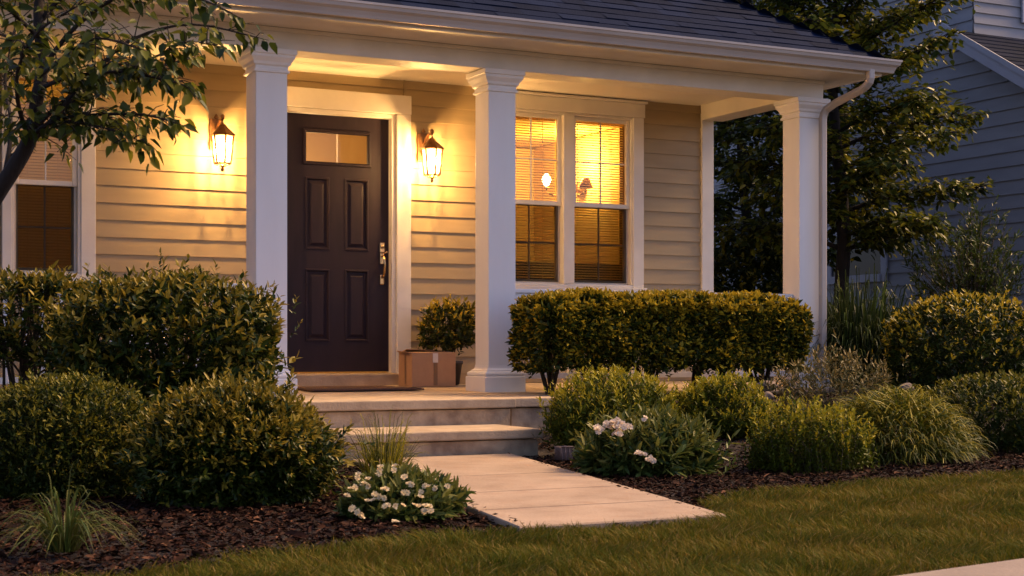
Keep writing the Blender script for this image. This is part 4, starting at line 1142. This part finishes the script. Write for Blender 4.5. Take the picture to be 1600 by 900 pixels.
# side windows of the neighbour
M['nglass']=mat('dark_window_glass',(.010,.013,.02),.15,spec=.25)
def nwin(y0,y1,z0,z1):
    mb=MB(); t=.1
    mb.box(NX-.05,NX-.0205,y0-t,y0,z0-t,z1+t); mb.box(NX-.05,NX-.0205,y1,y1+t,z0-t,z1+t); mb.box(NX-.048,NX-.0205,y0,y1,z1,z1+t); mb.box(NX-.07,NX-.0205,y0,y1,z0-t,z0)
    mb.box(NX-.04,NX-.022,y0,y1,(z0+z1)/2-.025,(z0+z1)/2+.025)
    f=mb.build('window',M['ntrim'],nb)
    mb=MB(); mb.box(NX-.026,NX-.021,y0,y1,z0,z1); mb.build('pane',M['nglass'],f)
nwin(5.15,6.15,1.62,2.75)
mb=MB(); mb.box(NX-.05,NX-.0205,8.1,8.22,.8,2.2); mb.build('trim_board',M['ntrim'],nb)
mb=MB(); mb.box(NX+.75,NX+.88,T2Y-.05,T2Y-.021,4.62,6.4); mb.box(NX+1.75,NX+1.88,T2Y-.05,T2Y-.021,4.62,6.4); mb.box(NX+.88,NX+1.75,T2Y-.05,T2Y-.021,4.62,4.75)
f=mb.build('window',M['ntrim'],nb); mb=MB(); mb.box(NX+.88,NX+1.75,T2Y-.03,T2Y-.022,4.75,6.4); mb.build('pane',M['nglass'],f)

# ------------------------------------------------------------------ bark mulch and lawn
def in_path(x,y,m=0.0):
    a,b=path_x(y); return (y<-1.9)&(y>-5.38)&(x>a-m)&(x<b+m)
def mulch():
    n=95000
    # denser near the lens, where chips are seen
    x=rng.uniform(-5,6.5,n*3); y=rng.uniform(-6.8,-.25,n*3)
    zc=(x-CAM.x)*ST+(y-CAM.y)*CT
    xi=((x-CAM.x)*CT-(y-CAM.y)*ST)/np.maximum(zc,.1)
    ok=(y>yb(x)-.02)&~(in_path(x,y,.0)&~(in_path(x,y,.0)&~in_path(x,y,-.05)&(rng.random(n*3)<.10)))&~((x>-.65)&(x<1.4)&(y>-2.0))&~((x>1.3)&(x<2.02)&(y>-1.22))&(xi<.42)&(xi>-.42)&(rng.random(n*3)<np.clip((7.5/np.maximum(zc,1))**2,.1,1))
    x=x[ok];y=y[ok];n=len(x)
    z=G(x,y)+rng.uniform(-.006,.014,n)+np.where(in_path(x,y,0),.022,0)
    a=rng.uniform(0,6.28,n); d=np.stack([np.cos(a),np.sin(a),rng.normal(0,.28,n)],1)
    L=rng.uniform(.009,.036,n); L[rng.random(n)<.10]*=1.9
    v=leaf_arrays(np.stack([x,y,z],1)-norm(d)*L[:,None]*.5,d,np.array([0,0,1.0])+rng.normal(0,.35,(n,3)),L,L*rng.uniform(.2,.5,n),fold=.5,droop=.05,kind='chip')
    build_leaves('bark_mulch',v,np.zeros(n),[M['chip']],None,kind='stuff'); print('mulch',n)
mulch()
def lawn():
    N=950000
    x=rng.uniform(-5.5,7,N); y=rng.uniform(-8.2,-3.5,N)
    zc=(x-CAM.x)*ST+(y-CAM.y)*CT; xi=((x-CAM.x)*CT-(y-CAM.y)*ST)/np.maximum(zc,.1)
    # wobbly bed edge
    e=yb(x)+.018*np.sin(x*17)+.012*np.sin(x*41+2)
    # pavement line
    s=(x+.17)*.171-(y+6.84)*.985   # >0 in front of the edge
    ok=(y<e)&(zc>3.6)&(xi>-.42)&(xi<.42)&(s<-.0)&~in_path(x,y,0)&(rng.random(N)<np.clip((5.2/np.maximum(zc,1))**1.6,.08,1))
    x=x[ok];y=y[ok];zc=zc[ok];n=len(x)
    pn=.5+.5*np.sin(x*3.1+np.sin(y*4.3)*1.7)*np.sin(y*5.7+np.sin(x*2.3)*2)
    cl=.5+.5*np.sin(x*23+np.sin(y*19)*2)*np.sin(y*29+np.sin(x*17)*2)
    h=rng.uniform(.012,.038,n)*(.45+.45*pn+.75*cl)
    b=np.stack([x,y,G(x,y)-.014],1)
    la=(np.sin(x*9+y*4)+np.sin(y*13-x*6))*.45
    lean=rng.normal(0,.6,(n,2))+np.stack([la,-la*.6],1); tip=b+np.stack([lean[:,0]*h*1.1,lean[:,1]*h*1.1,h+.010],1)
    ctrl=b+np.stack([lean[:,0]*h*.25,lean[:,1]*h*.25,(h+.010)*.7],1)
    wd=.0040*rng.uniform(.5,1.4,n)*np.clip(zc/5,1,1.8)
    mi=(rng.random(n)<.15+.7*pn*(1-.4*cl)).astype(int)
    blades_mesh('lawn_grass',b,tip,ctrl,wd,mi,[M['lawn'],M['lawn2']],None,seg=2,kind='stuff'); print('lawn',n)
lawn()
